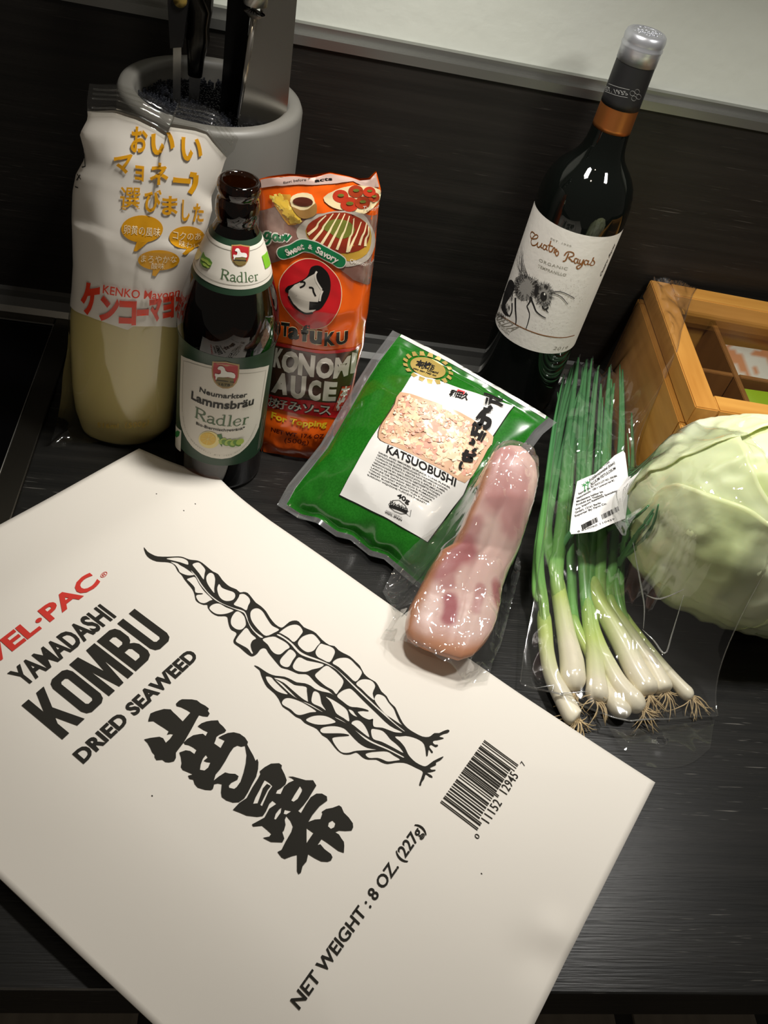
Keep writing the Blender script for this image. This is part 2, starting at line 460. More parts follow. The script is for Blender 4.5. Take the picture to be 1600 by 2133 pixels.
def slab_xz(poly, y, th, tilt=0.0):
    """a blade or grip: an outline in x, z with a thickness in y (wedge-like towards its last edge)"""
    n = len(poly); V = [(x, y-th/2+(x-poly[0][0])*tilt, z) for x, z in poly]+[(x, y+th/2+(x-poly[0][0])*tilt, z) for x, z in poly]
    F = [tuple(range(n)), tuple(range(2*n-1, n-1, -1))]+[(i, i+n, (i+1) % n+n, (i+1) % n) for i in range(n)]
    return V, F
def xz(pts, y): return [(ony(u, v, y).x, ony(u, v, y).z) for u, v in pts]
M_BLADE = mat('knife_steel', (186, 182, 174), rough=0.24, metal=1.0, bump=((60, 60, 1400), 0.05, 0.0002))
M_BGRIP = mat('black_knife_grip', (14, 13, 13), rough=0.28, spec=0.5)
# 1: slim knife, black grip with a brass stud
kn = thing('paring_knife', 'slim knife in the tub with a black grip and a brass dot, leftmost knife', 'knife', (-0.066, 0.466, JH-0.012))
y = 0.466
p = xz([(361, 92), (378, 92), (377, 175), (362, 178)], y); p[2] = (p[2][0], JH-0.03); p[3] = (p[3][0], JH-0.03)
v, f = slab_xz(p, y, 0.0018, 0.1); mesh_obj('blade', v, f, M_BLADE, kn, smooth=False)
a = xz([(357, 92), (383, 90), (394, 0), (352, 0)], y); h = 0.365
pp = [a[0], a[1], a[2], (a[2][0]+0.003, h), (a[3][0]-0.001, h), a[3]]
v, f = slab_xz(pp, y, 0.014); gr = mesh_obj('grip', v, f, M_BGRIP, kn, smooth=False)
c = ony(375, 1, y-0.008); v, f = lathe_vf([(0.0, 0.0), (0.0042, 0.0), (0.0040, 0.0012), (0.0, 0.0016)], 0, 0, 20, cap0=False)
v = [(c.x+q[0], y-0.0072-q[2], c.z+q[1]) for q in v]; mesh_obj('brass_stud', v, f, mat('pale_brass', (196, 168, 92), rough=0.35, metal=0.9), kn)
# 2: slender knife with a turned steel end
kn = thing('boning_knife', 'slender knife with a long dark steel grip, second from the left in the tub', 'knife', (-0.046, 0.474, JH-0.012))
y = 0.474
cx, cz = ony(413, 60, y).x, 0.0
pts = [(406, 158, .0035), (408, 120, .0042), (412, 80, .0058), (413, 55, .0052), (415, 20, .0062), (417, -20, .0066), (418, -60, .0066)]
path = [ony(u, v_, y) for u, v_, r in pts]; v, f = tube_vf(path, [r for *_, r in pts], 12, 1.3); mesh_obj('grip', v, f, mat('dark_polished_steel', (70, 68, 64), rough=0.22, metal=1.0), kn)
b = path[0]; p = [(b.x-0.003, JH-0.03), (b.x+0.003, JH-0.03), (b.x+0.0035, b.z), (b.x-0.0035, b.z)]
v, f = slab_xz(p, y, 0.0018); mesh_obj('blade', v, f, M_BLADE, kn, smooth=False)
# 3: wide black coated knife
kn = thing('black_knife', 'knife with a wide black blade, between slender knife and chef knife', 'knife', (-0.020, 0.462, JH-0.012))
y = 0.462
a = xz([(466, 120), (510, 130), (524, 0), (474, 0)], y)
p = [(a[0][0]-0.001, JH-0.03), (a[1][0]-0.004, JH-0.03), a[1], a[2], (a[2][0]+0.001, 0.345), (a[3][0], 0.345), a[3], a[0]]
v, f = slab_xz(p, y, 0.0030, 0.25); mesh_obj('blade', v, f, mat('black_coated_steel', (16, 16, 17), rough=0.22, metal=0.6), kn, smooth=False)
v, f = tube_vf([(a[3][0]+0.010, y+0.003, 0.346), (a[3][0]+0.011, y+0.003, 0.40)], [0.010, 0.011], 14, 1.4); mesh_obj('grip', v, f, M_BGRIP, kn)
# 4: chef's knife
kn = thing('chef_knife', 'chef knife with a broad bright steel blade, rightmost knife in the tub', 'knife', (0.002, 0.452, JH-0.012))
y = 0.446
a = xz([(497, 243), (596, 222), (619, 0), (541, 30), (530, 36)], y)
dz = JH-0.03
p = [(a[0][0], dz), (a[1][0], dz), (a[1][0]+0.001, a[1][1]), a[2], (a[2][0]+0.006, 0.350), (a[3][0], 0.350), a[3], a[4], a[0]]
v, f = slab_xz(p, y, 0.0022, 0.30); mesh_obj('blade', v, f, M_BLADE, kn, smooth=False)
q = [Vector((s[0], y-0.0014+(s[0]-a[0][0])*0.30, s[1])) for s in (a[0], a[4])]
v, f = tube_vf([q[0], q[1]], [0.0010, 0.0022], 8); mesh_obj('spine', v, f, mat('bright_steel_edge', (206, 200, 190), rough=0.2, metal=1.0), kn)
bb = [ony(*s, y-0.002) for s in ((528, 36), (530, 26), (532, 10), (533, -15), (533, -40))]
v, f = tube_vf(bb, [.0026, .0054, .0058, .0062, .0065], 16, 1.2); mesh_obj('bolster', v, f, M_STEEL, kn)
v, f = tube_vf([bb[-1], bb[-1]+Vector((0.001, 0, 0.06))], [.0075, .0085], 14, 1.2); mesh_obj('grip', v, f, M_BGRIP, kn)

# ================================================================== BEER BOTTLE (brown glass, open)
BX, BY = -0.0152, 0.3714
bprof = [(0.0000, 0.0015), (0.022, 0.0006), (0.029, 0.0012), (0.0318, 0.005), (0.0322, 0.012), (0.0322, 0.131), (0.0332, 0.1345), (0.0338, 0.138), (0.0334, 0.147), (0.0318, 0.157), (0.0292, 0.167), (0.0262, 0.177), (0.0232, 0.187), (0.0199, 0.196), (0.0168, 0.204), (0.0140, 0.209), (0.0122, 0.2130), (0.0119, 0.2150), (0.0128, 0.2170), (0.0132, 0.2195), (0.0132, 0.2245), (0.0124, 0.2278), (0.0114, 0.2292), (0.0118, 0.2305), (0.0128, 0.2322), (0.0131, 0.2345), (0.0129, 0.2368), (0.0120, 0.2385), (0.0108, 0.2389), (0.0096, 0.2382), (0.0090, 0.2360), (0.0090, 0.2250), (0.0092, 0.2120), (0.0125, 0.2050), (0.0190, 0.1905), (0.0285, 0.1600), (0.0300, 0.1400), (0.0292, 0.1200), (0.0292, 0.0120), (0.0250, 0.0070), (0.0, 0.0060)]
_tab = [(0, 0), (0.03, 0.0144), (0.06, 0.0454), (0.09, 0.0765), (0.12, 0.1075), (0.15, 0.1386), (0.18, 0.1696), (0.21, 0.2006), (0.24, 0.2317)]
bprof = [(r, interp(_tab, z)) for r, z in bprof]
beer = thing('beer_bottle', 'open brown glass beer bottle with green and white labels, in front of the orange pouch', 'bottle', (BX, BY, 0))
v, f = lathe_vf(bprof, BX, BY, 96, cap0=False)
mesh_obj('glass_body', v, f, film('brown_bottle_glass', (0.30, 0.15, 0.046), rough=0.03, ior=1.5, boost=1.0), beer)
bout = [(z, r) for r, z in bprof[:29]]
bc = Cyl(BX, BY, bout, 0.0322)
def wrap(cyl, z0, z1, a0, a1, nz, na, off, name, m, parent, zfun=None):
    V, F = [], []
    for j in range(nz+1):
        for i in range(na+1):
            u = cyl.R*(a0+(a1-a0)*i/na); z = z0+(z1-z0)*j/nz
            V.append(cyl.pos(u, z, off))
    return mesh_obj(name, V, grid_faces(na+1, nz+1), m, parent)
M_LGREEN = mat('label_dark_green', (35, 62, 43), rough=0.42)
M_LWHITE = mat('label_paper_white', (222, 216, 204), rough=0.5)
M_BLKINK = mat('black_ink', (40, 38, 33), rough=0.6)
M_GRNINK = mat('green_ink', (78, 104, 70), rough=0.45)
M_GREYINK = mat('grey_ink', (150, 146, 134), rough=0.5)
M_REDSH = mat('shield_red', (176, 36, 42), rough=0.42)
M_GOLD = mat('shield_gold', (170, 138, 84), rough=0.4)
M_OLIVE = mat('shield_olive', (120, 104, 58), rough=0.45)
M_LAMB = mat('print_white', (236, 232, 224), rough=0.45)
M_LEMON = mat('print_lemon', (230, 190, 76), rough=0.45)
M_LEMONRIND = mat('print_lemon_rind', (240, 222, 150), rough=0.45)
M_HOP = mat('print_hop_green', (98, 140, 56), rough=0.45)
M_HOPL = mat('print_hop_pale', (164, 186, 84), rough=0.45)
M_LIME = mat('print_lime', (120, 184, 40), rough=0.45)
k4 = lambda pts: crop(340, 660, 5.925, pts)
k3 = lambda pts: crop(340, 330, 6.096, pts)
zt = bc.px(473, 745)[1]; zb = bc.px(450, 969)[1]
lab = wrap(bc, zb, zt, -2.3, 2.3, 24, 96, 0.00012, 'body_label', M_LGREEN, beer)
BB = [0.00016]
def sub(vf_name, loops, m, layer, par, smooth=0, step=(0.004, 0.004)):
    return print_px(vf_name, bc, loops, m, par, layer, smooth, step, base=BB[0])
panel = [(225, 472), (330, 520), (480, 570), (605, 600), (940, 645), (1060, 640), (1190, 620), (1303, 592), (1270, 780), (1245, 940), (1222, 1080), (1200, 1240), (1175, 1360), (1120, 1480), (1040, 1590), (940, 1680), (830, 1735), (720, 1750), (600, 1735), (480, 1690), (370, 1610), (300, 1520), (250, 1420), (222, 1330), (208, 1210), (208, 1000), (214, 780)]
sub('label_panel', [k4(panel)], M_LWHITE, 1, lab)
ln = strokes_px(bc, [(k4([(605, 632), (430, 590), (330, 558), (255, 540), (245, 800), (240, 1170)]), 0.00028), (k4([(940, 695), (1080, 690), (1180, 675), (1265, 655), (1240, 820), (1190, 1150)]), 0.00028)], 0)
decal('label_line', bc, ln, M_GREYINK, lab, 2, (0.004, 0), base=BB[0])
def crest(tr, par, ringm=M_GOLD):
    sh = [(610, 545), (770, 548), (940, 582), (938, 660), (930, 740), (905, 810), (860, 860), (800, 882), (735, 880), (675, 850), (630, 800), (607, 740), (600, 640)]
    o = sub('crest', [tr(sh)], ringm, 2, par)
    ins = [(628, 562), (770, 566), (922, 598), (918, 740), (888, 800), (850, 842), (790, 864), (735, 862), (685, 835), (645, 790), (622, 735), (616, 640)]
    sub('crest_field', [tr(ins)], M_REDSH, 3, par)
    ped = [(672, 725), (865, 748), (870, 790), (860, 840), (790, 864), (735, 862), (685, 835), (648, 795), (655, 765)]
    sub('crest_plinth', [tr(ped)], M_OLIVE, 4, par)
    lamb = [(672, 628), (690, 605), (712, 598), (740, 605), (762, 630), (768, 655), (790, 672), (840, 676), (875, 690), (888, 715), (885, 745), (870, 750), (800, 735), (740, 738), (690, 735), (668, 742), (660, 770), (648, 765), (650, 730), (640, 712), (645, 690), (690, 700), (712, 690), (716, 660), (705, 645), (685, 645)]
    sub('crest_lamb', [tr(lamb)], M_LAMB, 5, par)
    l2 = strokes_px(bc, [(tr([(655, 772), (760, 785), (875, 800)]), 0.0006)], 0)
    decal('crest_line', bc, l2, M_BLKINK, par, 5, 0, base=BB[0])
    return o
crest(k4, lab)
def btext(body, p0, p1, ph, m, par, tr=k4, **kw):
    q = tr([p0, p1, ph]); return text_px('lettering', bc, body, *q, m, par, kw.pop('layer', 3), step=(0.004, 0.003), base=BB[0], **kw)
btext('1678', (690, 835), (822, 848), (690, 806), M_BLKINK, lab, layer=6)
btext('Neumarkter', (450, 918), (1030, 980), (458, 860), M_BLKINK, lab, bold=0.022)
btext('Lammsbräu', (350, 1002), (1108, 1072), (358, 905), M_BLKINK, lab, bold=0.03)
btext('Bio-Biermischgetränk*', (410, 1322), (1003, 1378), (412, 1288), M_BLKINK, lab, bold=0.018)
# serif lettering drawn as pen strokes
def serif_word(word, p0, p1, ph, tr, par, m, layer=3):
    G = {  # strokes on a grid: cap height 1; (points, w0, w1)
        'R': (0.78, [([(0.16, 0), (0.16, 1)], .12), ([(0.02, 0.97), (0.42, 0.97), (0.60, 0.87), (0.62, 0.73), (0.55, 0.58), (0.40, 0.51), (0.16, 0.50)], .07), ([(0.59, 0.86), (0.63, 0.74), (0.57, 0.61)], .13), ([(0.36, 0.51), (0.66, 0.04)], .12), ([(0.02, 0.02), (0.30, 0.02)], .045), ([(0.56, 0.02), (0.80, 0.02)], .045)]),
        'a': (0.52, [([(0.06, 0.55), (0.14, 0.64), (0.26, 0.66), (0.37, 0.58), (0.38, 0.45)], .07), ([(0.38, 0.50), (0.38, 0.10), (0.44, 0.03), (0.52, 0.05)], .10), ([(0.38, 0.40), (0.20, 0.36), (0.08, 0.26), (0.07, 0.12), (0.16, 0.03), (0.28, 0.06), (0.38, 0.16)], .08), ([(0.05, 0.52), (0.10, 0.58)], .10)]),
        'd': (0.62, [([(0.44, 0.0), (0.44, 1.02)], .10), ([(0.30, 1.0), (0.46, 1.02)], .045), ([(0.44, 0.02), (0.58, 0.02)], .045), ([(0.43, 0.56), (0.30, 0.65), (0.15, 0.58), (0.07, 0.40), (0.08, 0.20), (0.17, 0.05), (0.30, 0.03), (0.43, 0.14)], .065), ([(0.08, 0.46), (0.06, 0.32), (0.10, 0.16)], .10)]),
        'l': (0.34, [([(0.17, 0.0), (0.17, 1.02)], .10), ([(0.03, 1.0), (0.19, 1.02)], .045), ([(0.03, 0.02), (0.31, 0.02)], .045)]),
        'e': (0.54, [([(0.08, 0.36), (0.45, 0.36)], .045), ([(0.45, 0.36), (0.43, 0.54), (0.30, 0.66), (0.17, 0.60), (0.07, 0.42), (0.08, 0.20), (0.18, 0.04), (0.32, 0.01), (0.47, 0.14)], .06), ([(0.09, 0.48), (0.06, 0.32), (0.11, 0.14)], .11)]),
        'r': (0.44, [([(0.15, 0.0), (0.15, 0.64)], .10), ([(0.03, 0.62), (0.16, 0.64)], .045), ([(0.03, 0.02), (0.30, 0.02)], .045), ([(0.15, 0.44), (0.25, 0.60), (0.38, 0.63)], .06), ([(0.34, 0.60), (0.41, 0.57)], .09)])}
    parts = []; x = 0
    for ch in word:
        wd_, st = G[ch]
        for pts, wv in st:
            q = catmull(pts, 5) if len(pts) > 2 else pts
            parts.append(ribbon([(x+a, b) for a, b in q], wv))
        x += wd_
    V, F = join_vf(parts)
    a, b, h = (Vector(bc.px(*q)) for q in tr([p0, p1, ph])); X = (b-a)/x; Y = h-a
    return decal('lettering', bc, ([tuple(a+X*vx+Y*vy) for vx, vy in V], F), m, par, layer, (0.004, 0.003), base=BB[0])
serif_word('Radler', (386, 1230), (1045, 1312), (400, 1102), k4, lab, M_GRNINK)
sub('lemon_slice', [k4(ell_px((568, 1512), 128, 104, 30, 0.15))], M_LEMONRIND, 3, lab)
sub('lemon_flesh', [k4(ell_px((556, 1500), 96, 76, 30, 0.15))], M_LEMON, 4, lab)
seg = strokes_px(bc, [(k4([(556, 1500), (556+90*cos(a), 1500+70*sin(a))]), 0.00025) for a in [k*pi/4+0.2 for k in range(8)]], 0)
decal('lemon_line', bc, seg, M_LEMONRIND, lab, 5, 0, base=BB[0])
leafs = []
for k in range(7):
    cx, cy = 735+k*34, 1545-abs(k-3)*6+(k % 2)*14
    leafs.append(ell_px((cx, cy), 52, 34, 14, 0.5 if k % 2 else -0.5))
for k, e in enumerate(leafs): sub('hop_leaf', [k4(e)], M_HOP if k % 2 else M_HOPL, 4+k, lab)
sub('hop_leaf', [k4([(665, 1450), (720, 1440), (735, 1500), (725, 1600), (695, 1560), (680, 1500)])], mat('print_hop_dark', (62, 112, 52), rough=0.45), 3, lab)
# line of small capitals round the foot of the panel, letter by letter along the curve
arc = catmull(k4([(245, 1200), (262, 1330), (300, 1440), (370, 1545), (470, 1630), (600, 1695), (720, 1718), (850, 1695), (960, 1630), (1050, 1530), (1110, 1420), (1155, 1300)]), 8)
arcuv = resample([bc.px(*q) for q in arc], 400)
msg = 'ÖKOLOGISCH HERGESTELLT MIT 100% NATURDOLDENHOPFEN'; tot = len(msg); parts = []
for i, ch in enumerate(msg):
    if ch == ' ': continue
    j = int(6+(388)*(i+0.5)/tot); c = arcuv[j]; t = (arcuv[min(399, j+3)]-arcuv[max(0, j-3)]).normalized(); nn = Vector((-t.y, t.x))
    V, F = text_vf(ch, 0.0, align='CENTER'); s = 0.0016
    parts.append(([tuple(c+t*(x*s)+nn*(y*s)) for x, y in V], F))
decal('lettering', bc, join_vf(parts), M_GREYINK, lab, 3, 0, base=BB[0])
sub('eco_mark', [k4([(130, 1318), (228, 1402), (218, 1660), (122, 1575)])], M_LWHITE, 1, lab)
sub('eco_leaf', [k4([(140, 1362), (160, 1420), (185, 1400), (212, 1420), (200, 1470), (170, 1490), (145, 1450)])], mat('eco_green', (40, 130, 60), rough=0.45), 2, lab)
sm = strokes_px(bc, [(k4([(1248, 1210), (1178, 1620)]), 0.0006), (k4([(1222, 1255), (1162, 1640)]), 0.0005)], 0)
decal('side_lettering', bc, sm, M_GREYINK, lab, 1, 0, base=BB[0])
# neck label: white cone with green bands
z_a = bc.px(*k3([(930, 1040)])[0])[1]; z_b = bc.px(*k3([(960, 1125)])[0])[1]; z_c = bc.px(*k3([(900, 1660)])[0])[1]; z_d = bc.px(*k3([(880, 1742)])[0])[1]
BB[0] = 0.00024
neck = wrap(bc, z_d, z_a, -3.0, 3.0, 24, 64, 0.00008, 'neck_label', M_LGREEN, beer)
wrap(bc, z_c, z_b, -3.0, 3.0, 24, 64, 0.00022, 'neck_band', M_LWHITE, neck)
for zz in (z_b-0.0022, z_c+0.0024):
    wrap(bc, zz-0.00016, zz+0.00016, -3.0, 3.0, 1, 64, 0.00032, 'neck_line', M_GREYINK, neck)
sx = (1095-862)/(940-600); sy = (1380-1098)/(882-545)
def trn(pts): return k3([(862+(a-600)*sx, 1092+(b-(545+(a-600)*0.10))*sy*1.0+(a-600)*0.03) for a, b in pts])
crest(trn, neck)
serif_word('Radler', (722, 1518), (1212, 1542), (742, 1392), k3, neck, M_GRNINK, 1)
sub('hop_cone', [k3([(520, 1180), (545, 1240), (600, 1270), (632, 1320), (610, 1370), (560, 1395), (510, 1370), (480, 1310), (490, 1250)])], M_HOP, 3, neck)
for (a, b, r) in ((520, 1280, 30), (560, 1300, 32), (590, 1330, 30), (540, 1345, 30), (575, 1370, 24)):
    sub('hop_leaf', [k3(ell_px((a, b), r, r*0.6, 12, 0.6))], M_HOPL, 4, neck)
sub('lemon_slice', [k3([(470, 1115), (500, 1130), (500, 1200), (470, 1270), (435, 1290), (425, 1240), (440, 1160)])], M_LEMONRIND, 3, neck)
sub('eco_badge', [k3([(1243, 1232), (1300, 1165), (1338, 1330), (1288, 1398)])], M_LIME, 3, neck)

# ================================================================== WINE BOTTLE
WX, WY = 0.2397, 0.4988
wprof = [(0.0, 0.0060), (0.020, 0.0035), (0.030, 0.0006), (0.0345, 0.0030), (0.0358, 0.010), (0.0358, 0.188), (0.0356, 0.194), (0.0350, 0.200), (0.0338, 0.206), (0.0318, 0.2118), (0.0288, 0.2170), (0.0252, 0.2214), (0.0215, 0.2254), (0.0184, 0.2294), (0.0163, 0.2340), (0.0150, 0.2390), (0.0143, 0.2450), (0.0139, 0.2520), (0.0135, 0.2750), (0.0133, 0.2960)]
wine = thing('wine_bottle', 'dark red-wine bottle with bee label and copper and black neck, against the backsplash', 'bottle', (WX, WY, 0))
v, f = lathe_vf(wprof, WX, WY, 112, cap0=False, cap1=True)
mesh_obj('glass_body', v, f, mat('dark_green_wine_glass', (9, 12, 10), rough=0.03, spec=0.55), wine)
wc = Cyl(WX, WY, [(z, r) for r, z in wprof[1:]], 0.0358)
def ring(name, z0, z1, off, m, seg=72, extra=None):
    prof = [(wc.r(z0), z0), (wc.r(z0)+off, z0), ] + [(wc.r(z0+(z1-z0)*k/6)+off, z0+(z1-z0)*k/6) for k in range(1, 7)] + (extra or [])
    v, f = lathe_vf(prof, WX, WY, seg, cap0=False); return mesh_obj(name, v, f, m, wine)
ring('copper_band', 0.2500, 0.2665, 0.0002, mat('copper_foil', (190, 118, 62), rough=0.34, metal=0.85))
sl = ring('neck_sleeve', 0.2665, 0.2960, 0.00035, mat('matte_black_foil', (24, 24, 25), rough=0.5))
zr = 0.0136
M_FOIL = mat('silver_foil', (196, 198, 204), rough=0.34, metal=0.7)
capp = [(zr, 0.2955), (zr+0.0004, 0.2955), (zr+0.0004, 0.3035), (zr+0.0008, 0.3048), (zr+0.0009, 0.3060), (zr+0.0002, 0.3072), (zr+0.0006, 0.3085), (zr+0.0007, 0.3110), (zr+0.0001, 0.3135), (zr-0.0012, 0.3146), (zr-0.0022, 0.3148), (zr-0.0030, 0.3143), (0.0, 0.3143)]
v, f = lathe_vf(capp, WX, WY, 72, cap0=False)
cap = mesh_obj('foil_cap', v, f, M_FOIL, wine)
# raised pattern pressed into the top of the cap
rng = random.Random(9); parts = []
for k in range(46):
    a = rng.uniform(0, 2*pi); r = 0.0098*sqrt(rng.random()); x, y = WX+r*cos(a), WY+r*sin(a); L_ = rng.uniform(.0006, .0014); b = rng.uniform(0, pi)
    parts.append(tube_vf([(x-L_*cos(b), y-L_*sin(b), 0.3144), (x+L_*cos(b), y+L_*sin(b), 0.3144)], [0.0004, 0.0004], 6))
parts.append(tube_vf([(WX+0.0102*cos(a), WY+0.0102*sin(a), 0.3143) for a in [2*pi*k/36 for k in range(37)]], [0.0004]*37, 6))
v, f = join_vf(parts); mesh_obj('embossing', v, f, M_FOIL, cap)
w1 = lambda pts: crop(980, 40, 3.636, pts)
w2 = lambda pts: crop(980, 400, 3.636, pts)
M_SILV = mat('silver_ink', (150, 150, 148), rough=0.4)
def wp(name, loops, m, layer, par, smooth=0, base=0.00014): return print_px(name, wc, loops, m, par, layer, smooth, (0.004, 0), base)
def wt_(body, p0, p1, ph, m, par, tr=w2, layer=2, **kw):
    q = tr([p0, p1, ph]); return text_px('lettering', wc, body, *q, m, par, layer, step=(0.004, 0), base=kw.pop('base', 0.00014), **kw)
wt_('EST. 1935', (1028, 535), (1196, 574), (1034, 500), M_SILV, sl, w1, base=0.0004)
decal('lettering_line', wc, strokes_px(wc, [(w1([(1034, 482), (1120, 512), (1205, 532)]), 0.0003), (w1([(1024, 545), (1110, 576), (1190, 592)]), 0.0003)], 3), M_SILV, sl, 2, 0, base=0.0004)
fl_ = []
for k in range(4):
    a = k*pi/2+0.5; cxy = (1248+26*cos(a), 572+28*sin(a)); fl_.append((w1(ell_px(cxy, 17, 19, 14)+[ell_px(cxy, 17, 19, 14)[0]]), 0.00022))
decal('flower_mark', wc, strokes_px(wc, fl_, 0), M_SILV, sl, 2, 0, base=0.0004)
# paper label
z_t = wc.px(*w2([(830, 318)])[0])[1]; z_b = wc.px(*w2([(500, 1210)])[0])[1]
lab = wrap(wc, z_b, z_t, -1.75, 1.30, 16, 72, 0.00014, 'paper_label', mat('wine_label_paper', (226, 222, 214), rough=0.6, bump=((260, 260, 260), 0.5, 0.0004)), wine)
M_COP = mat('copper_ink', (150, 96, 50), rough=0.35, metal=0.3)
M_DK = mat('soft_black_ink', (52, 50, 48), rough=0.5)
wt_('EST. 1935', (608, 356), (764, 414), (612, 343), M_GREYINK, lab)
wt_('ORGANIC', (520, 522), (735, 590), (526, 500), M_GREYINK, lab, spacing=1.15)
wt_('TEMPRANILLO', (512, 566), (722, 636), (518, 545), M_GREYINK, lab, spacing=1.1, bold=0.01)
wt_('RUEDA', (196, 932), (312, 1054), (226, 905), M_GREYINK, lab, spacing=1.2)
wt_('DENOMINACION', (206, 975), (300, 1065), (212, 965), M_GREYINK, lab); wt_('DE ORIGEN', (214, 1010), (290, 1082), (220, 998), M_GREYINK, lab)
wt_('2019', (624, 1192), (730, 1188), (634, 1166), M_GREYINK, lab, shear=0.15, spacing=1.2)
wt_('Cuatro Rayas', (985, 640), (1095, 395), (1000+(-22), 628), M_DK, lab, bold=0.02, shear=0.35)
# script name, pen strokes with swelling
def wst(pts, w): return (w2(pts), w)
name = [wst([(492, 318), (470, 300), (458, 320), (466, 350), (500, 352), (515, 335), (500, 322), (478, 340), (462, 372), (470, 400), (492, 402), (512, 385)], .0008),
 wst([(515, 378), (508, 405), (520, 418), (540, 398), (545, 385)], .0009), wst([(546, 385), (536, 412), (548, 425)], .0009),
 wst([(578, 408), (562, 398), (552, 420), (562, 435), (578, 420), (584, 402), (576, 430), (588, 442)], .0008),
 wst([(612, 368), (596, 425), (602, 450), (618, 448)], .0009), wst([(590, 400), (628, 412)], .0009),
 wst([(618, 448), (634, 420), (642, 432), (634, 460)], .0010), wst([(640, 440), (658, 430)], .0010),
 wst([(658, 440), (644, 462), (655, 482), (668, 466), (664, 446), (656, 446)], .0009),
 wst([(745, 462), (722, 515), (700, 522)], .0010), wst([(712, 480), (735, 452), (775, 456), (782, 480), (745, 494), (762, 512), (772, 524), (790, 518)], .0009),
 wst([(812, 506), (796, 500), (786, 524), (798, 538), (814, 518), (818, 504), (812, 532), (824, 540)], .0008),
 wst([(832, 508), (826, 534), (840, 540), (856, 512)], .0008), wst([(858, 508), (844, 556), (816, 580), (806, 562), (850, 542)], .0010),
 wst([(890, 520), (872, 514), (862, 536), (874, 550), (892, 530), (896, 516), (888, 544), (902, 548)], .0008),
 wst([(902, 548), (922, 520), (934, 492), (926, 510), (940, 530), (932, 550), (914, 554), (904, 546)], .0008)]
decal('script_name', wc, strokes_px(wc, name, 4), M_COP, lab, 2, 0, base=0.00014)
decal('copper_line', wc, strokes_px(wc, [wst([(240, 940), (300, 975), (380, 1020), (470, 1058), (560, 1085), (660, 1100), (730, 1097), (787, 1083)], .0008)], 4), M_COP, lab, 2, 0, base=0.00014)
# the bee: body patches, then hair and wing strokes
bee = lab
M_BEE = mat('bee_ink_dark', (38, 36, 36), rough=0.5); M_BEEG = mat('bee_ink_grey', (150, 147, 142), rough=0.5)
wp('bee_thorax', [w2([(345, 650), (400, 625), (440, 640), (490, 665), (520, 705), (505, 770), (470, 790), (430, 820), (380, 820), (345, 775), (330, 710)])], M_BEEG, 1, bee, 2)
wp('bee_head', [w2(ell_px((560, 780), 58, 84, 24, -0.1))], M_BEEG, 1, bee)
rng = random.Random(2); st = []
for c, rx, ry, n in (((425, 725), 92, 92, 240), ((560, 780), 62, 90, 210)):
    for k in range(n):
        a = rng.uniform(0, 2*pi); q = sqrt(rng.uniform(0.25, 1.0)); x, y = c[0]+rx*q*cos(a), c[1]+ry*q*sin(a); L_ = rng.uniform(14, 30)
        a2 = a+rng.uniform(-.4, .4); st.append((w2([(x, y), (x+L_*cos(a2), y+L_*sin(a2))]), (0.00028, 0.00008)))
for k in range(170):     # striped abdomen
    u = rng.random(); band = rng.choice([0.05, 0.10, 0.32, 0.38, 0.60, 0.66, 0.86]); x = 330-95*band-30+u*70-10; y = 660+300*band+rng.uniform(-12, 12)+u*20
    st.append((w2([(x, y), (x+rng.uniform(-8, 8), y+rng.uniform(16, 34))]), (0.0005, 0.0002)))
for k in range(34):      # wings: long fine veins
    a = (440-rng.uniform(0, 70), 640+rng.uniform(-30, 20)); b = (408-rng.uniform(0, 62), 330+rng.uniform(0, 240)); st.append((w2([a, ((a[0]+b[0])/2-10, (a[1]+b[1])/2), b]), (0.00024, 0.0001)))
decal('bee_hair', wc, strokes_px(wc, st, 0), M_BEE, bee, 3, 0, base=0.00014)
wp('bee_eye', [w2(ell_px((556, 788), 25, 35, 22, -0.1))], M_BEE, 4, bee); wp('bee_eye_glint', [w2(ell_px((564, 770), 6, 10, 12))], M_LAMB, 5, bee)
wp('bee_collar', [w2([(500, 690), (520, 720), (510, 770), (495, 800), (488, 760), (492, 715)])], M_BEE, 4, bee)
wp('bee_abdomen', [w2([(300, 665), (330, 680), (335, 740), (300, 800), (270, 850), (275, 900), (300, 940), (265, 930), (240, 880), (250, 800), (275, 720)])], M_BEE, 2, bee, 2)
lg = [wst([(625, 755), (680, 752), (740, 775), (787, 803)], (.0008, .0005)), wst([(630, 765), (680, 785), (715, 820), (735, 848)], (.0007, .0004)),
 wst([(455, 790), (480, 850), (500, 900), (540, 935), (572, 952)], (.0016, .0007)), wst([(468, 800), (445, 840), (430, 860)], (.0012, .0006)), wst([(430, 860), (450, 920), (440, 980), (422, 1035)], (.0010, .0005)),
 wst([(345, 800), (345, 880), (350, 960), (345, 1000)], (.0022, .0008)), wst([(320, 840), (318, 900), (300, 940)], (.0018, .0008)), wst([(590, 870), (575, 890), (592, 912)], (.0016, .0004)), wst([(545, 860), (560, 885), (580, 880)], .0012)]
decal('bee_leg', wc, strokes_px(wc, lg, 4), M_BEE, bee, 4, 0, base=0.00014)
parts = []
for k in range(360):
    if k < 250: x, y = rng.gauss(760, 80), rng.gauss(780, 60)
    else: x, y = rng.gauss(600, 60), rng.gauss(1020, 40)
    if x > 900 or (x < 640 and k < 250): continue
    u, z = wc.px(*w2([(x, y)])[0]); r = rng.uniform(0.00012, 0.00032); parts.append(([(u-r, z-r*0.6), (u+r, z-r*0.5), (u+r*0.6, z+r*0.7)], [(0, 1, 2)]))
decal('pollen_dots', wc, join_vf(parts), mat('pollen_ink', (132, 112, 100), rough=0.5), lab, 2, 0, base=0.00014)

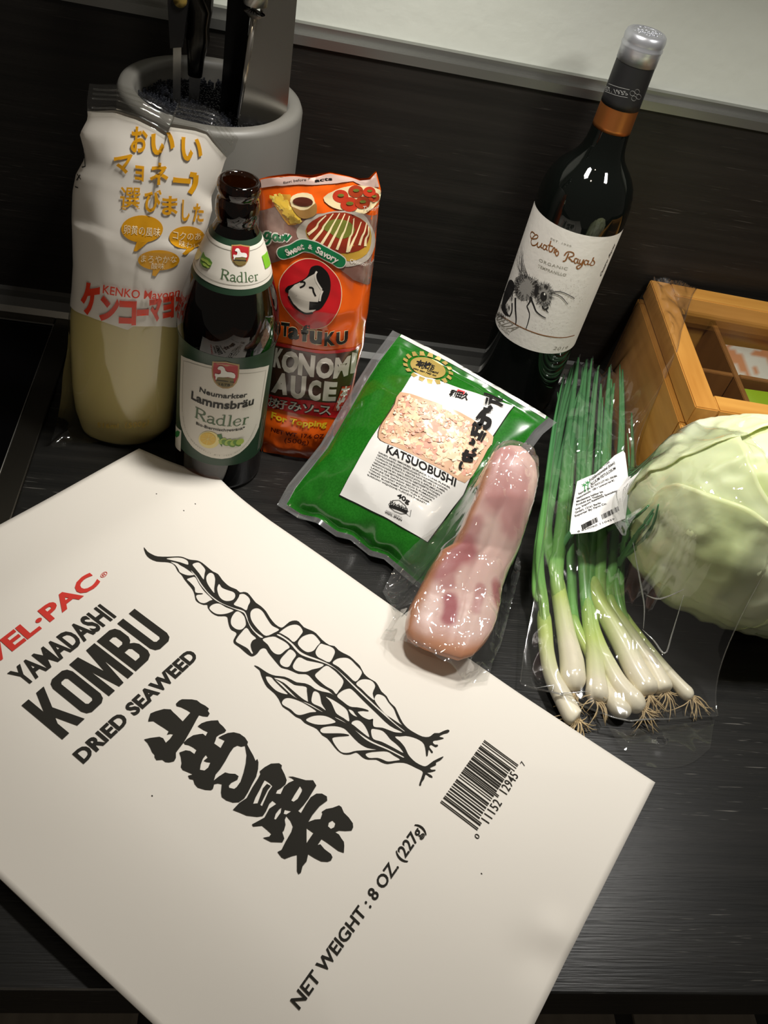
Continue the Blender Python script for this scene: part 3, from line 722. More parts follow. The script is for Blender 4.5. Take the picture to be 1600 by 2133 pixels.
# ================================================================== MAYONNAISE IN ITS PRINTED BAG
MY = 0.398
may = thing('mayonnaise_bag', 'white printed plastic bag holding a bottle of pale yellow mayonnaise, left of the beer bottle', 'bag', (-0.086, MY, 0))
def pv(pts, y=MY): return [ony(u, v, y) for u, v in pts]
L_ = [(238, 914), (205, 908), (171, 886), (155, 842), (147, 789), (143, 697), (143, 653), (149, 600), (152, 544), (149, 452), (151, 399), (158, 363), (176, 331), (175, 313), (166, 279), (183, 247), (181, 213), (186, 174)]
T_ = [(186, 174), (205, 176), (247, 176), (297, 192), (336, 213), (364, 232), (372, 210), (389, 213), (428, 221), (454, 231), (467, 250), (497, 288)]
R_ = [(290, 914), (330, 900), (362, 876), (370, 820), (376, 760), (384, 700), (390, 650), (398, 590), (414, 520), (432, 475), (442, 438), (440, 410), (456, 375), (470, 331), (488, 313), (497, 288)]
B_ = [(238, 914), (262, 916), (290, 914)]
NS, NT = 72, 110
G = coons(pv(B_), pv(T_), pv(L_), pv(R_), NS, NT)
def mthick(s, t):
    e = max(0.0, 4*s*(1-s))
    prof = interp([(0, .010), (.05, .020), (.12, .0235), (.55, .0235), (.68, .020), (.80, .013), (.90, .006), (.955, .0016), (1, .0010)], t)
    return prof*(e**(0.42 if t < 0.7 else 0.6))
def sheet(G, ns, nt, fn, nrm, z_floor=0.0006):
    V = []
    for j in range(nt):
        for i in range(ns):
            p = G[j][i]+nrm*fn(i/(ns-1), j/(nt-1), G[j][i])
            if z_floor is not None and p.z < z_floor: p = Vector((p.x, p.y, z_floor))
            V.append(p)
    return V
FRONT = Vector((0, -1, 0)); BACK = Vector((0, 1, 0))
def mnoise(s, t, p):
    k = interp([(0, 0.0003), (.40, .0004), (.52, .0016), (.75, .0030), (.93, .0026), (1, .0016)], t)
    return k*(ridged(Vector((p.x*0.9+p.z*0.5, 2.2, p.z*0.6-p.x*0.5)), 24, 1)-0.5)*min(1, 5*s)*min(1, 5*(1-s))*interp([(.25, 1), (.38, .35), (.97, .30), (1, .5)], s)
Vf = sheet(G, NS, NT, lambda s, t, p: mthick(s, t)+mnoise(s, t, p), FRONT, 0.001)
Vb = sheet(G, NS, NT, lambda s, t, p: mthick(s, t)*0.9+0.6*mnoise(s, t, p+Vector((1, 0, 0))), BACK, 0.001)
Ff = grid_faces(NS, NT); Fb = grid_faces(NS, NT, True)
# the bottle itself: the film hugs it, so it is the same form a hair smaller
M_FILM = film('clear_wrap_film', rough=0.07, ior=1.45, boost=1.15)
M_WHITEFILM = mat('white_printed_film', (228, 222, 212), rough=0.25, coat=0.4, trans=0.06)
zsplit = ony(262, 690, MY-0.0235).z
tsplit = next(j for j in range(NT) if Vf[j*NS+NS//2].z > zsplit)/(NT-1)
def midx_for(V, F, G):
    out = []
    for k, fc in enumerate(F):
        j = k//(NS-1); z = sum(V[i].z for i in fc)/4
        t = (j+0.5)/(NT-1); i = k % (NS-1); s = (i+.5)/(NS-1)
        seal = 0.945+0.012*sin(s*9)
        out.append(0 if (t < tsplit or t > 0.945) else 1)
    return out
fo = mesh_obj('film', Vf+Vb, Ff+[tuple(i+len(Vf) for i in q) for q in Fb], None, may, mats=[M_FILM, M_WHITEFILM], midx=midx_for(Vf, Ff, G)+midx_for(Vb, Fb, G))
for t_ in (.953, .963, .973, .984, .995):
    j_ = int(t_*(NT-1)); v, f = tube_vf([Vf[j_*NS+i]+Vector((0, -.0003, 0)) for i in range(2, NS-2)], [0.00045]*(NS-4), 6); mesh_obj('seal_crimp', v, f, M_FILM, fo)
ms = Surf((-0.08, MY, 0.0), (1, 0, 0), (0, 0, 1), Vf, Ff)
bot = thing('mayonnaise_bottle', 'soft pale yellow mayonnaise bottle standing inside the printed white bag', 'bottle', (-0.086, MY, 0))
V, F = [], []
jmax = int(NT*0.62); sh = 0.0007
for side, sg in ((FRONT, 1), (BACK, 0.9)):
    n0 = len(V)
    for j in range(jmax):
        for i in range(NS):
            s, t = i/(NS-1), j/(NT-1); k = 0.972 if t < 0.5 else 0.972-0.95*((t-0.5)/0.12)**2*0.30
            c = (G[j][0]+G[j][-1])/2; p = c+(G[j][i]-c)*k+side*max(0.0, mthick(s, t)*sg*k-sh)
            p.z = max(p.z, 0.0016); V.append(p)
    F += [tuple(i+n0 for i in q) for q in grid_faces(NS, jmax, side is BACK)]
mesh_obj('body', V, F, mat('pale_yellow_mayonnaise', (212, 196, 130), rough=0.4, sss=0.3, spec=0.4), bot)
c = (G[jmax-1][0]+G[jmax-1][-1])/2
v, f = lathe_vf([(0.0125, c.z-0.012), (0.0125, c.z+0.006), (0.0115, c.z+0.008), (0.0115, c.z+0.026), (0.0095, c.z+0.028), (0.0, c.z+0.028)], c.x, c.y, 40, cap0=False)
mesh_obj('screw_cap', v, f, mat('red_cap_plastic', (206, 62, 56), rough=0.4), bot)
M_YEL = mat('mayo_yellow_ink', (214, 152, 24), rough=0.3, coat=0.3); M_RED = mat('mayo_red_ink', (220, 62, 36), rough=0.3, coat=0.3)
m1 = lambda pts: crop(100, 150, 3.81, pts); m2 = lambda pts: crop(100, 540, 3.81, pts)
def mt(body, p0, p1, ph, m, tr=m1, **kw):
    q = tr([p0, p1, ph]); return text_px('lettering', ms, body, *q, m, fo, kw.pop('layer', 1), step=0.0022, base=kw.pop('base', 0.0006), **kw)
JC = dict(cap=0.80, lo=-0.06)
mt('お', (655, 632), (785, 640), (665, 445), M_YEL, bold=0.03, **JC); mt('い', (815, 672), (1005, 640), (820, 488), M_YEL, bold=0.03, **JC); mt('い', (1055, 705), (1225, 705), (1060, 508), M_YEL, bold=0.03, **JC)
mt('マ', (525, 815), (672, 790), (525, 668), M_YEL, bold=0.03, **JC); mt('ヨ', (690, 855), (760, 865), (694, 735), M_YEL, bold=0.04, **JC); mt('ネ', (806, 890), (955, 880), (812, 738), M_YEL, bold=0.03, **JC)
mt('ー', (992, 868), (1132, 880), (996, 825), M_YEL, bold=0.03, cap=0.16, lo=0.32); decal('lettering', ms, strokes_px(ms, [(m1([(1128, 808), (1180, 815)]), .0030), (m1([(1176, 815), (1168, 890), (1126, 960)]), .0030)], 4), M_YEL, fo, 1, 0.0022, 0.00045)
mt('選', (565, 1090), (728, 1095), (575, 922), M_YEL, bold=0.008, **JC); mt('び', (765, 1100), (900, 1095), (768, 952), M_YEL, bold=0.03, **JC); mt('ま', (905, 1128), (1030, 1128), (908, 992), M_YEL, bold=0.03, **JC)
mt('し', (1062, 1175), (1125, 1175), (1066, 1022), M_YEL, bold=0.03, **JC); mt('た', (1150, 1185), (1235, 1185), (1155, 1050), M_YEL, bold=0.03, **JC)
def mp(name, loops, m, layer=1, smooth=0): return print_px(name, ms, loops, m, fo, layer, smooth, 0.0025, 0.00045)
def bubble(c, rx, ry, tail):
    mp('speech_bubble', [m1(ell_px(c, rx, ry, 36))], M_YEL, 1); mp('bubble_tail', [m1(tail)], M_YEL, 1)
bubble((748, 1242), 166, 108, [(710, 1335), (680, 1418), (705, 1420), (800, 1340)]); bubble((1105, 1310), 142, 90, [(1110, 1390), (1065, 1440), (1092, 1450), (1180, 1380)]); bubble((880, 1490), 165, 80, [(835, 1555), (828, 1610), (855, 1618), (900, 1555)])
M_PALEINK = mat('pale_cream_ink', (240, 226, 190), rough=0.35)
mt('卵黄の風味', (602, 1276), (890, 1300), (606, 1212), M_PALEINK, layer=2, **JC); mt('コクのあ', (992, 1318), (1215, 1322), (996, 1254), M_PALEINK, layer=2, **JC); mt('味わい', (1040, 1378), (1205, 1380), (1044, 1330), M_PALEINK, layer=2, **JC)
mt('まろやかな', (738, 1502), (1022, 1506), (742, 1448), M_PALEINK, layer=2, **JC); mt('酸味', (820, 1555), (925, 1558), (822, 1512), M_PALEINK, layer=2, **JC)
mt('KENKO Mayonn', (436, 258), (1045, 276), (442, 190), M_RED, m2, bold=0.012, base=0.0013)
mt('ケ', (258, 428), (408, 410), (262, 215), M_RED, m2, bold=0.06, **JC); mt('ン', (405, 478), (562, 476), (412, 300), M_RED, m2, bold=0.06, **JC); mt('コ', (562, 505), (700, 508), (566, 335), M_RED, m2, bold=0.06, cap=0.72, lo=-0.02)
mt('ー', (704, 438), (800, 432), (706, 402), M_RED, m2, bold=0.05, cap=0.14, lo=0.32); mt('マ', (806, 488), (905, 472), (806, 318), M_RED, m2, bold=0.06, **JC); mt('ヨ', (912, 470), (1000, 450), (914, 300), M_RED, m2, bold=0.06, **JC); mt('ネ', (1008, 440), (1062, 434), (1010, 285), M_RED, m2, bold=0.05, **JC)
mt('516ml（500g）', (392, 1328), (800, 1310), (394, 1288), mat('ochre_ink', (196, 160, 50), rough=0.4), m2, spacing=1.1)
# small print down the left edge, and the loose clear corner at the foot of the bag
decal('small_print', ms, strokes_px(ms, [(m1([(288, 640), (296, 745), (270, 752)]), .0006), (m1([(232, 805), (262, 850)]), .0006), (m1([(256, 812), (228, 856)]), .0006), (m1([(215, 905), (240, 915)]), .0006)], 0), M_BLKINK, fo, 1, 0, base=0.0005)
cn = [(143, 690), (140, 730), (131, 780), (127, 830), (118, 880), (106, 924), (118, 932), (150, 928), (196, 922), (240, 917)]
inn = [(148, 700), (149, 750), (152, 800), (157, 842), (165, 872), (176, 893), (186, 902), (200, 908), (220, 912), (242, 914)]
V = []; zz = [0.095, 0.082, 0.066, 0.048, 0.026, 0.0025, 0.002, 0.002, 0.002, 0.002]
outc = [onz(u, v, z) for (u, v), z in zip(cn, zz)]; innc = [ony(u, v, MY-0.006) for u, v in inn]
o2 = resample(catmull([tuple(p) for p in outc], 4), 40); i2 = resample(catmull([tuple(p) for p in innc], 4), 40)
NA = 14
for j in range(40):
    for i in range(NA):
        k = i/(NA-1); p = i2[j]*(1-k)+o2[j]*k; p = p+Vector((0, -1, 0.2))*(0.0022*ridged(p, 90, 2)*k*(1.05-k)*2)
        p.z = max(p.z, 0.0012); V.append(p)
mesh_obj('bag_corner', V, grid_faces(NA, 40), M_FILM, fo)

# ================================================================== SAUCE POUCH
SY = 0.410
sau = thing('sauce_pouch', 'orange printed pouch of brown topping sauce, behind the beer bottle', 'pouch', (0.05, SY, 0))
L_ = [(548, 945), (540, 900), (536, 800), (534, 700), (535, 600), (538, 500), (540, 430), (540, 373)]
T_ = [(540, 373), (560, 368), (600, 363), (650, 366), (688, 359), (720, 366), (750, 373), (768, 372), (784, 356), (793, 392)]
R_ = [(730, 932), (733, 915), (728, 895), (731, 856), (735, 818), (746, 756), (759, 711), (763, 668), (767, 649), (774, 584), (782, 518), (785, 475), (789, 430), (794, 398), (793, 392)]
B_ = [(548, 945), (575, 952), (604, 955), (660, 960), (698, 950), (730, 932)]
NS, NT = 64, 96
def pfoot(pts):      # the foot of the pouch stands nearer than its middle plane
    out = []
    for u, v in pts:
        P = ony(u, v, SY)
        if P.z < 0.05: P = ony(u, v, SY-0.0225*min(1.0, (0.05-P.z)/0.07))
        P.z = max(P.z, 0.001); out.append(P)
    return out
G = coons(pfoot(B_), pfoot(T_), pfoot(L_), pfoot(R_), NS, NT)
def sthick(s, t):
    e = max(0.0, 4*s*(1-s)); return interp([(0, .002), (.05, .010), (.14, .018), (.3, .0235), (.62, .0225), (.78, .015), (.92, .007), (1, .0012)], t)*(e**0.5)
def snoise(s, t, p):
    k = interp([(0, .0010), (.3, .0007), (.6, .0010), (.8, .0016), (1, .0022)], t)
    return k*(ridged(Vector((p.x+0.4*p.z, 5.1, p.z*0.75-0.3*p.x)), 38, 2)-0.5)*min(1, 6*s)*min(1, 6*(1-s))
Vf = sheet(G, NS, NT, lambda s, t, p: sthick(s, t)+snoise(s, t, p), FRONT, 0.001)
Vb = sheet(G, NS, NT, lambda s, t, p: sthick(s, t)*0.8, BACK, 0.001)
Ff = grid_faces(NS, NT); Fb = grid_faces(NS, NT, True)
M_OR = mat('orange_printed_film', (226, 92, 18), rough=0.2, coat=0.6)
body = mesh_obj('film', Vf+Vb, Ff+[tuple(i+len(Vf) for i in q) for q in Fb], M_OR, sau)
ss = Surf((0.05, SY, 0), (1, 0, 0), (0, 0, 1), Vf, Ff)
a5 = lambda pts: crop(520, 340, 5.333, pts); a6 = lambda pts: crop(520, 640, 5.333, pts)
def sp_(name, loops, m, layer=1, smooth=0, par=None): return print_px(name, ss, loops, m, par or body, layer, smooth, 0.003, 0.00042)
def st_(body_, p0, p1, ph, m, tr=a6, layer=3, **kw):
    q = tr([p0, p1, ph]); return text_px('lettering', ss, body_, *q, m, body, layer, step=0.0025, base=0.00042, **kw)
M_PINK = mat('pinkish_clear_film', (196, 168, 158), rough=0.2, coat=0.5)
M_MAUVE = mat('mauve_brown_film', (118, 84, 74), rough=0.2, coat=0.6, noise_mix=((60, 60, 60), (150, 122, 112), 0.4, 0.7))
M_BRN = mat('sauce_brown_print', (66, 38, 30), rough=0.2, coat=0.6)
M_WPR = mat('pouch_white_print', (206, 198, 188), rough=0.28, coat=0.4)
M_KPR = mat('pouch_black_print', (18, 16, 15), rough=0.25, coat=0.4)
M_RPR = mat('pouch_red_print', (186, 28, 34), rough=0.22, coat=0.5)
M_GPR = mat('pouch_green_print', (20, 104, 62), rough=0.25, coat=0.4)
M_CPR = mat('pouch_cream_print', (226, 206, 162), rough=0.25, coat=0.4)
M_YPR = mat('pouch_yellow_print', (206, 176, 34), rough=0.25, coat=0.4)
# the clear top, and the clear window across the shoulders
sp_('clear_top', [a5([(120, 180), (300, 130), (700, 115), (900, 112), (1180, 165), (1400, 95), (1440, 260), (1240, 240), (1150, 195), (900, 225), (600, 232), (300, 245), (130, 270)])], M_PINK, 1)
sp_('clear_window', [a5([(60, 560), (130, 520), (280, 480), (400, 560), (560, 620), (700, 560), (900, 540), (1200, 540), (1420, 560), (1400, 1000), (1360, 1290), (1250, 1325), (1150, 1290), (1000, 1170), (850, 1060), (700, 1000), (580, 990), (450, 1030), (330, 1080), (230, 1110), (100, 1120)])], M_MAUVE, 1)
st_('Best before', (380, 222), (630, 190), (376, 196), M_KPR, a5, layer=2); st_('acts', (725, 205), (920, 185), (722, 165), M_KPR, a5, layer=2, bold=0.03)
# chips and a pot of sauce
rng = random.Random(11)
sp_('chips_patch', [a5([(250, 380), (330, 335), (450, 340), (500, 420), (520, 540), (580, 640), (500, 685), (430, 680), (360, 590), (280, 470)])], mat('chips_shade', (196, 140, 50), rough=0.3), 2)
chips = [mat('chips_pale', (240, 214, 110), rough=0.3), mat('chips_gold', (226, 186, 70), rough=0.3)]
for q, m in enumerate(chips):
    s_ = []
    for k in range(46):
        t = rng.random(); x = 290+t*230+rng.uniform(-50, 60); y = 370+t*270+rng.uniform(-30, 30); a = rng.uniform(0.2, 1.5); L_ = rng.uniform(45, 85)
        s_.append((a5([(x-L_*cos(a)/2, y-L_*sin(a)/2), (x+L_*cos(a)/2, y+L_*sin(a)/2)]), .0019))
    decal('chips', ss, strokes_px(ss, s_, 0), m, body, 3+q, 0.006, base=0.0004)
sp_('pot', [a5([(450, 420), (480, 350), (590, 318), (690, 340), (725, 420), (745, 500), (730, 560), (640, 600), (560, 590), (490, 510)])], M_CPR, 5, 2)
sp_('pot_side', [a5([(470, 470), (560, 510), (650, 500), (735, 430), (748, 510), (730, 565), (640, 605), (560, 595), (500, 530)])], mat('pot_shadow_tan', (150, 112, 62), rough=0.3), 6, 2)
sp_('pot_sauce', [a5(ell_px((592, 418), 112, 52, 30, 0.06))], mat('pot_sauce_brown', (84, 40, 28), rough=0.2, coat=0.4), 7)
# dumpling balls in a paper boat
sp_('paper_boat', [a5([(820, 375), (960, 290), (1150, 240), (1300, 250), (1450, 290), (1455, 400), (1300, 545), (1230, 550), (1000, 510), (880, 460)])], M_CPR, 2, 2)
for k, (x, y, r) in enumerate([(1010, 360, 88), (1180, 305, 84), (1330, 310, 70), (1380, 370, 66), (1110, 450, 100), (1255, 430, 84)]):
    sp_('dumpling', [a5(ell_px((x, y), r, r*0.82, 22))], mat(('dumpling_red', 'dumpling_brown')[k % 2], ((184, 56, 34), (160, 58, 30))[k % 2], rough=0.2, coat=0.6), 3+k % 3)
    sp_('herb_dust', [a5(ell_px((x+4, y-14), r*0.42, r*0.2, 12))], mat('herb_green', (104, 108, 44), rough=0.3), 7)
st_('Takoyaki', (1255, 510), (1480, 470), (1262, 462), M_WPR, a5, layer=8)
# savoury pancake on a plate, with pale sauce lines
sp_('plate', [a5([(520, 760), (560, 680), (680, 590), (860, 540), (1080, 520), (1260, 560), (1330, 650), (1390, 780), (1390, 920), (1320, 1060), (1180, 1130), (1000, 1140), (900, 1050), (700, 950), (560, 860)])], mat('plate_grey', (170, 160, 148), rough=0.25, coat=0.4), 3, 2)
sp_('pancake_rim', [a5([(620, 740), (690, 640), (860, 560), (1060, 540), (1240, 610), (1340, 720), (1350, 880), (1300, 1000), (1180, 1070), (1040, 1070), (860, 960), (680, 860)])], mat('pancake_gold', (176, 138, 52), rough=0.25, coat=0.4), 4, 2)
sp_('pancake', [a5([(630, 720), (700, 630), (860, 555), (1060, 538), (1230, 605), (1325, 700), (1330, 820), (1270, 930), (1150, 980), (1000, 990), (840, 930), (680, 850)])], mat('pancake_sauce', (132, 44, 26), rough=0.2, coat=0.6), 5, 2)
sp_('herb_patch', [a5([(800, 700), (880, 630), (1000, 610), (1120, 650), (1170, 730), (1120, 800), (1000, 830), (900, 770)])], mat('herb_green', (104, 108, 44), rough=0.3), 6, 2)
ml = []
for x0, y0, x1, y1 in [(850, 570, 650, 780), (930, 550, 690, 870), (1000, 545, 790, 900), (1060, 550, 870, 940), (1110, 575, 970, 950), (1160, 600, 1085, 980), (1240, 640, 1100, 970), (1300, 650, 1220, 900), (1320, 690, 1285, 910)]:
    mx, my = (x0+x1)/2, (y0+y1)/2; ml.append((a5([(x0, y0), (mx+18, my-26), (mx-10, my+30), (x1, y1)]), (.0006, .0018)))
decal('sauce_lines', ss, strokes_px(ss, ml, 4), M_CPR, body, 7, 0.005, base=0.0004)
st_('Okonomiyaki', (1115, 1090), (1420, 1050), (1118, 1045), M_WPR, a5, layer=8)
# word behind the bottle neck and the green banner
vg = [(a5([(40, 790), (70, 850), (110, 780)]), .0012), (a5([(110, 830), (150, 800), (130, 775), (112, 810), (130, 850), (160, 840)]), .0012), (a5([(225, 765), (180, 770), (170, 815), (200, 825), (228, 770), (222, 850), (190, 885), (160, 880)]), .0014), (a5([(228, 840), (262, 800)]), .001), (a5([(315, 795), (275, 790), (262, 830), (290, 850), (318, 800), (320, 845), (345, 850)]), .0014), (a5([(360, 795), (360, 855), (390, 800), (410, 800), (405, 850), (455, 790)]), .0014)]
decal('script_word', ss, strokes_px(ss, [(p, w+.0016) for p, w in vg], 4), M_WPR, body, 4, 0, base=0.0004); decal('script_word', ss, strokes_px(ss, vg, 4), M_GPR, body, 5, 0, base=0.0004)
ban = catmull(a5([(370, 985), (460, 960), (580, 905), (700, 920), (830, 985), (940, 1040), (1005, 1085)]), 6)
q = [ss.px(*p) for p in ban]; decal('banner_edge', ss, ribbon(q, .0086), M_WPR, body, 8, 0, base=0.0004); [decal('banner_end', ss, (dd, [tuple(range(28))]), M_WPR, body, 8, 0, base=0.0004) for dd in (disc_uv(q[0], .0043), disc_uv(q[-1], .0043))]
decal('banner', ss, ribbon(q, .0074), M_GPR, body, 9, 0, base=0.0004); [decal('banner_end', ss, (dd, [tuple(range(28))]), M_GPR, body, 9, 0, base=0.0004) for dd in (disc_uv(q[0], .0037), disc_uv(q[-1], .0037))]
uvs = resample(q, 300); msg = 'Sweet & Savory'; parts = []
for i, ch in enumerate(msg):
    if ch == ' ': continue
    j = int(14+272*(i+0.5)/len(msg)); c = uvs[j]; t = (uvs[min(299, j+4)]-uvs[max(0, j-4)]).normalized(); nn = Vector((-t.y, t.x)); Vt, Ft = text_vf(ch, 0.03, align='CENTER'); s = 0.0058 if ch != '&' else 0.0042
    parts.append(([tuple(c+t*(x*s)+nn*((y-0.36)*s)) for x, y in Vt], Ft))
decal('lettering', ss, join_vf(parts), M_WPR, body, 10, 0.002, base=0.0006)
# round red emblem with the pale face in black hair
emb = [(330, 1380), (350, 1270), (420, 1170), (520, 1090), (640, 1055), (780, 1080), (900, 1170), (990, 1290), (1020, 1430), (1000, 1580), (940, 1700), (860, 1790), (740, 1830), (640, 1820), (540, 1760), (440, 1660), (360, 1540)]
cxe, cye = 675, 1445
sp_('emblem_ring', [a5([(cxe+(x-cxe)*1.02, cye+(y-cye)*1.02) for x, y in emb])], M_CPR, 4, 4); sp_('emblem_field', [a5(emb)], M_RPR, 5, 4)
sp_('emblem_hair', [a5([(650, 1230), (680, 1150), (740, 1125), (800, 1140), (870, 1210), (900, 1310), (890, 1430), (840, 1540), (770, 1620), (660, 1618), (655, 1550), (560, 1500), (400, 1420), (420, 1360), (470, 1340), (600, 1280)])], M_KPR, 6, 3)
sp_('emblem_face', [a5([(725, 1215), (735, 1270), (760, 1340), (808, 1395), (780, 1450), (760, 1530), (665, 1525), (660, 1620), (740, 1615), (680, 1655), (610, 1650), (540, 1600), (470, 1530), (430, 1460), (435, 1400), (500, 1340), (590, 1300), (660, 1250)])], mat('pouch_face_print', (200, 192, 180), rough=0.25, coat=0.4), 7, 0)
decal('emblem_line', ss, strokes_px(ss, [(a5([(748, 1190), (730, 1230), (745, 1300), (800, 1390)]), .0012), (a5([(812, 1405), (790, 1460), (780, 1520)]), .0012)], 4), M_WPR, body, 8, 0, base=0.0004)
decal('emblem_line', ss, strokes_px(ss, [(a5([(660, 1368), (700, 1375), (712, 1420), (735, 1465)]), .0012), (a5([(560, 1305), (610, 1310), (605, 1345), (560, 1370)]), .0012), (a5([(430, 1465), (500, 1580), (610, 1655), (700, 1650)]), .0014)], 4), M_KPR, body, 8, 0, base=0.0004)
# name, product words and small lines
for bd, m, ly in ((0.075, M_CPR, 4), (0.045, M_KPR, 5)):
    st_('O', (270, 300), (345, 300), (272, 140), m, layer=ly, bold=bd); st_('T', (345, 298), (440, 312), (350, 155), m, layer=ly, bold=bd); st_('a', (425, 330), (548, 340), (430, 150), m, layer=ly, bold=bd); st_('f', (570, 358), (665, 362), (575, 180), m, layer=ly, bold=bd)
    st_('u', (665, 380), (800, 390), (672, 190), m, layer=ly, bold=bd); st_('K', (828, 415), (950, 405), (834, 275), m, layer=ly, bold=bd); st_('U', (960, 405), (1090, 380), (964, 272), m, layer=ly, bold=bd)
sp_('red_stripe', [a6([(230, 360), (450, 415), (700, 465), (850, 480), (1050, 455), (1250, 385), (1235, 430), (1060, 490), (860, 512), (700, 498), (450, 450), (230, 395)])], M_RPR, 2)
sp_('brown_panel', [a6([(180, 385), (450, 450), (700, 498), (860, 512), (1060, 490), (1215, 440), (1190, 620), (1140, 850), (1090, 1000), (950, 1050), (700, 1030), (420, 990), (180, 950)])], M_BRN, 3)
for ch, p0, p1, ph in (('K', (262, 640), (352, 655), (290, 440)), ('O', (345, 690), (530, 712), (372, 470)), ('N', (535, 722), (715, 752), (550, 498)), ('O', (728, 755), (925, 770), (750, 548)), ('M', (928, 768), (1095, 728), (955, 552)), ('I', (1118, 712), (1172, 700), (1140, 492)), ('A', (240, 915), (420, 952), (285, 715)), ('U', (450, 980), (618, 985), (462, 748)), ('C', (648, 1005), (785, 1015), (660, 800)), ('E', (810, 1015), (955, 1018), (832, 812))):
    st_(ch, p0, p1, ph, M_WPR, layer=5, bold=0.055)
sp_('red_stripe', [a6([(180, 945), (420, 990), (700, 1030), (950, 1052), (1110, 1010), (1085, 1190), (900, 1215), (600, 1180), (350, 1130), (180, 1100)])], M_RPR, 4)
for bd, m, ly in ((0.075, M_KPR, 5), (0.015, M_WPR, 6)):
    st_('お', (205, 1085), (275, 1095), (218, 985), m, layer=ly, bold=bd, **JC); st_('好', (250, 1105), (415, 1125), (262, 1005), m, layer=ly, bold=bd, **JC); st_('み', (425, 1130), (575, 1150), (432, 1035), m, layer=ly, bold=bd, **JC); st_('ソ', (585, 1160), (710, 1170), (590, 1065), m, layer=ly, bold=bd, **JC); st_('ー', (715, 1150), (770, 1156), (716, 1115), m, layer=ly, bold=bd, cap=.2, lo=.3); st_('ス', (770, 1180), (905, 1190), (775, 1075), m, layer=ly, bold=bd, **JC)
sp_('red_tag', [a6([(1030, 870), (1130, 852), (1050, 1130), (925, 1140)])], mat('pouch_tag_red', (196, 60, 42), rough=0.25, coat=0.4), 7)
st_('本', (1000, 985), (1100, 970), (1020, 880), M_WPR, layer=8, bold=0.05, **JC); st_('格', (955, 1125), (1055, 1110), (975, 1015), M_WPR, layer=8, bold=0.05, **JC)
st_('For Topping', (238, 1215), (855, 1315), (248, 1150), M_YPR, bold=0.03); st_('NET WT. 17.6 OZ', (236, 1370), (822, 1448), (242, 1322), mat('pouch_darkred_print', (84, 22, 16), rough=0.25, coat=0.4), bold=0.02); st_('(500g)', (385, 1490), (655, 1515), (390, 1440), MATS['pouch_darkred_print'])

# ================================================================== BAG OF BONITO FLAKES
KBL, KBR = onz(597, 1054, 0.008), onz(905, 1205, 0.010)
KTL, KTR = onz(832, 701, 0.092), onz(1137, 874, 0.092)
kat = thing('bonito_flake_bag', 'green bag of dried bonito flakes with a window and a white label', 'bag', tuple((KBL+KBR)/2))
ku = (KBR-KBL+KTR-KTL).normalized(); kv = (KTL-KBL+KTR-KBR).normalized(); kn_ = ku.cross(kv).normalized()
def kpl(u, v):       # the bag's own plane
    d = sight(u, v); O = (KBL+KBR+KTL+KTR)/4; return CAM+d*((O-CAM).dot(kn_)/d.dot(kn_))
L_ = [(577, 1052), (600, 1010), (640, 960), (668, 925), (700, 870), (740, 800), (775, 745), (800, 712), (818, 688)]
R_ = [(905, 1250), (960, 1150), (1010, 1080), (1060, 1010), (1100, 945), (1130, 905), (1160, 880)]
B_ = [(577, 1052), (620, 1078), (660, 1090), (700, 1118), (730, 1125), (770, 1158), (800, 1165), (840, 1200), (905, 1250)]
T_ = [(818, 688), (900, 728), (1000, 785), (1080, 832), (1160, 880)]
NS, NT = 84, 84
G = coons([kpl(*p) for p in B_], [kpl(*p) for p in T_], [kpl(*p) for p in L_], [kpl(*p) for p in R_], NS, NT)
def kth(s, t):
    a = max(0, min(1, (s-0.055)/0.89)); b = max(0, min(1, (t-0.045)/0.90))
    return 0.017*((4*a*(1-a))**0.62)*((4*b*(1-b))**0.5)
def knz(s, t, p):
    e = min(1, 8*s, 8*(1-s)); b = 0.0016*(ridged(p, 26, 2)-0.5)*e
    if t < 0.30: b += 0.0035*sin(s*26+1.0)*sin(s*9)*((0.30-t)/0.30)**1.3
    return b
Vf = sheet(G, NS, NT, lambda s, t, p: kth(s, t)+knz(s, t, p), kn_, 0.0012)
Vb = []
for j in range(NT):
    for i in range(NS):
        s, t = i/(NS-1), j/(NT-1); p = G[j][i]-kn_*(kth(s, t)*0.35)-Vector((0, -1, 1))*(0.035*(4*s*(1-s))**0.5*(4*t*(1-t))**0.7)
        p.z = max(p.z, 0.0008); Vb.append(p)
Ff = grid_faces(NS, NT); Fb = grid_faces(NS, NT, True)
# faces by zone: clear seal round the rim, white back
def zone(k):
    j, i = divmod(k, NS-1); s, t = (i+.5)/(NS-1), (j+.5)/(NT-1)
    return 0 if (s < 0.045 or s > 0.955 or t < 0.03) else 1
M_KGREEN = mat('green_printed_film', (26, 98, 22), rough=0.2, coat=0.6, noise_mix=((700, 700, 700), (32, 108, 27), 0.4, 0.6))
M_SEAL = film('hazy_seal_film', tint=(0.86, 0.87, 0.88), rough=0.12, ior=1.5, haze=0.10, boost=1.3)
M_WBACK = mat('white_back_film', (214, 214, 210), rough=0.25, coat=0.4)
kb = mesh_obj('film', Vf+Vb, Ff+[tuple(i+len(Vf) for i in q) for q in Fb], None, kat, mats=[M_SEAL, M_KGREEN, M_WBACK], midx=[zone(k) for k in range(len(Ff))]+[0 if zone(k) == 0 else 2 for k in range(len(Fb))])
O = (KBL+KBR+KTL+KTR)/4
ks = Surf(O, ku, kv, Vf, Ff)
q3 = lambda pts: crop(560, 660, 2.6667, pts)
def kp(name, loops, m, layer=1, smooth=0): return print_px(name, ks, [q3(l) for l in loops], m, kb, layer, smooth, 0.004, 0.0004)
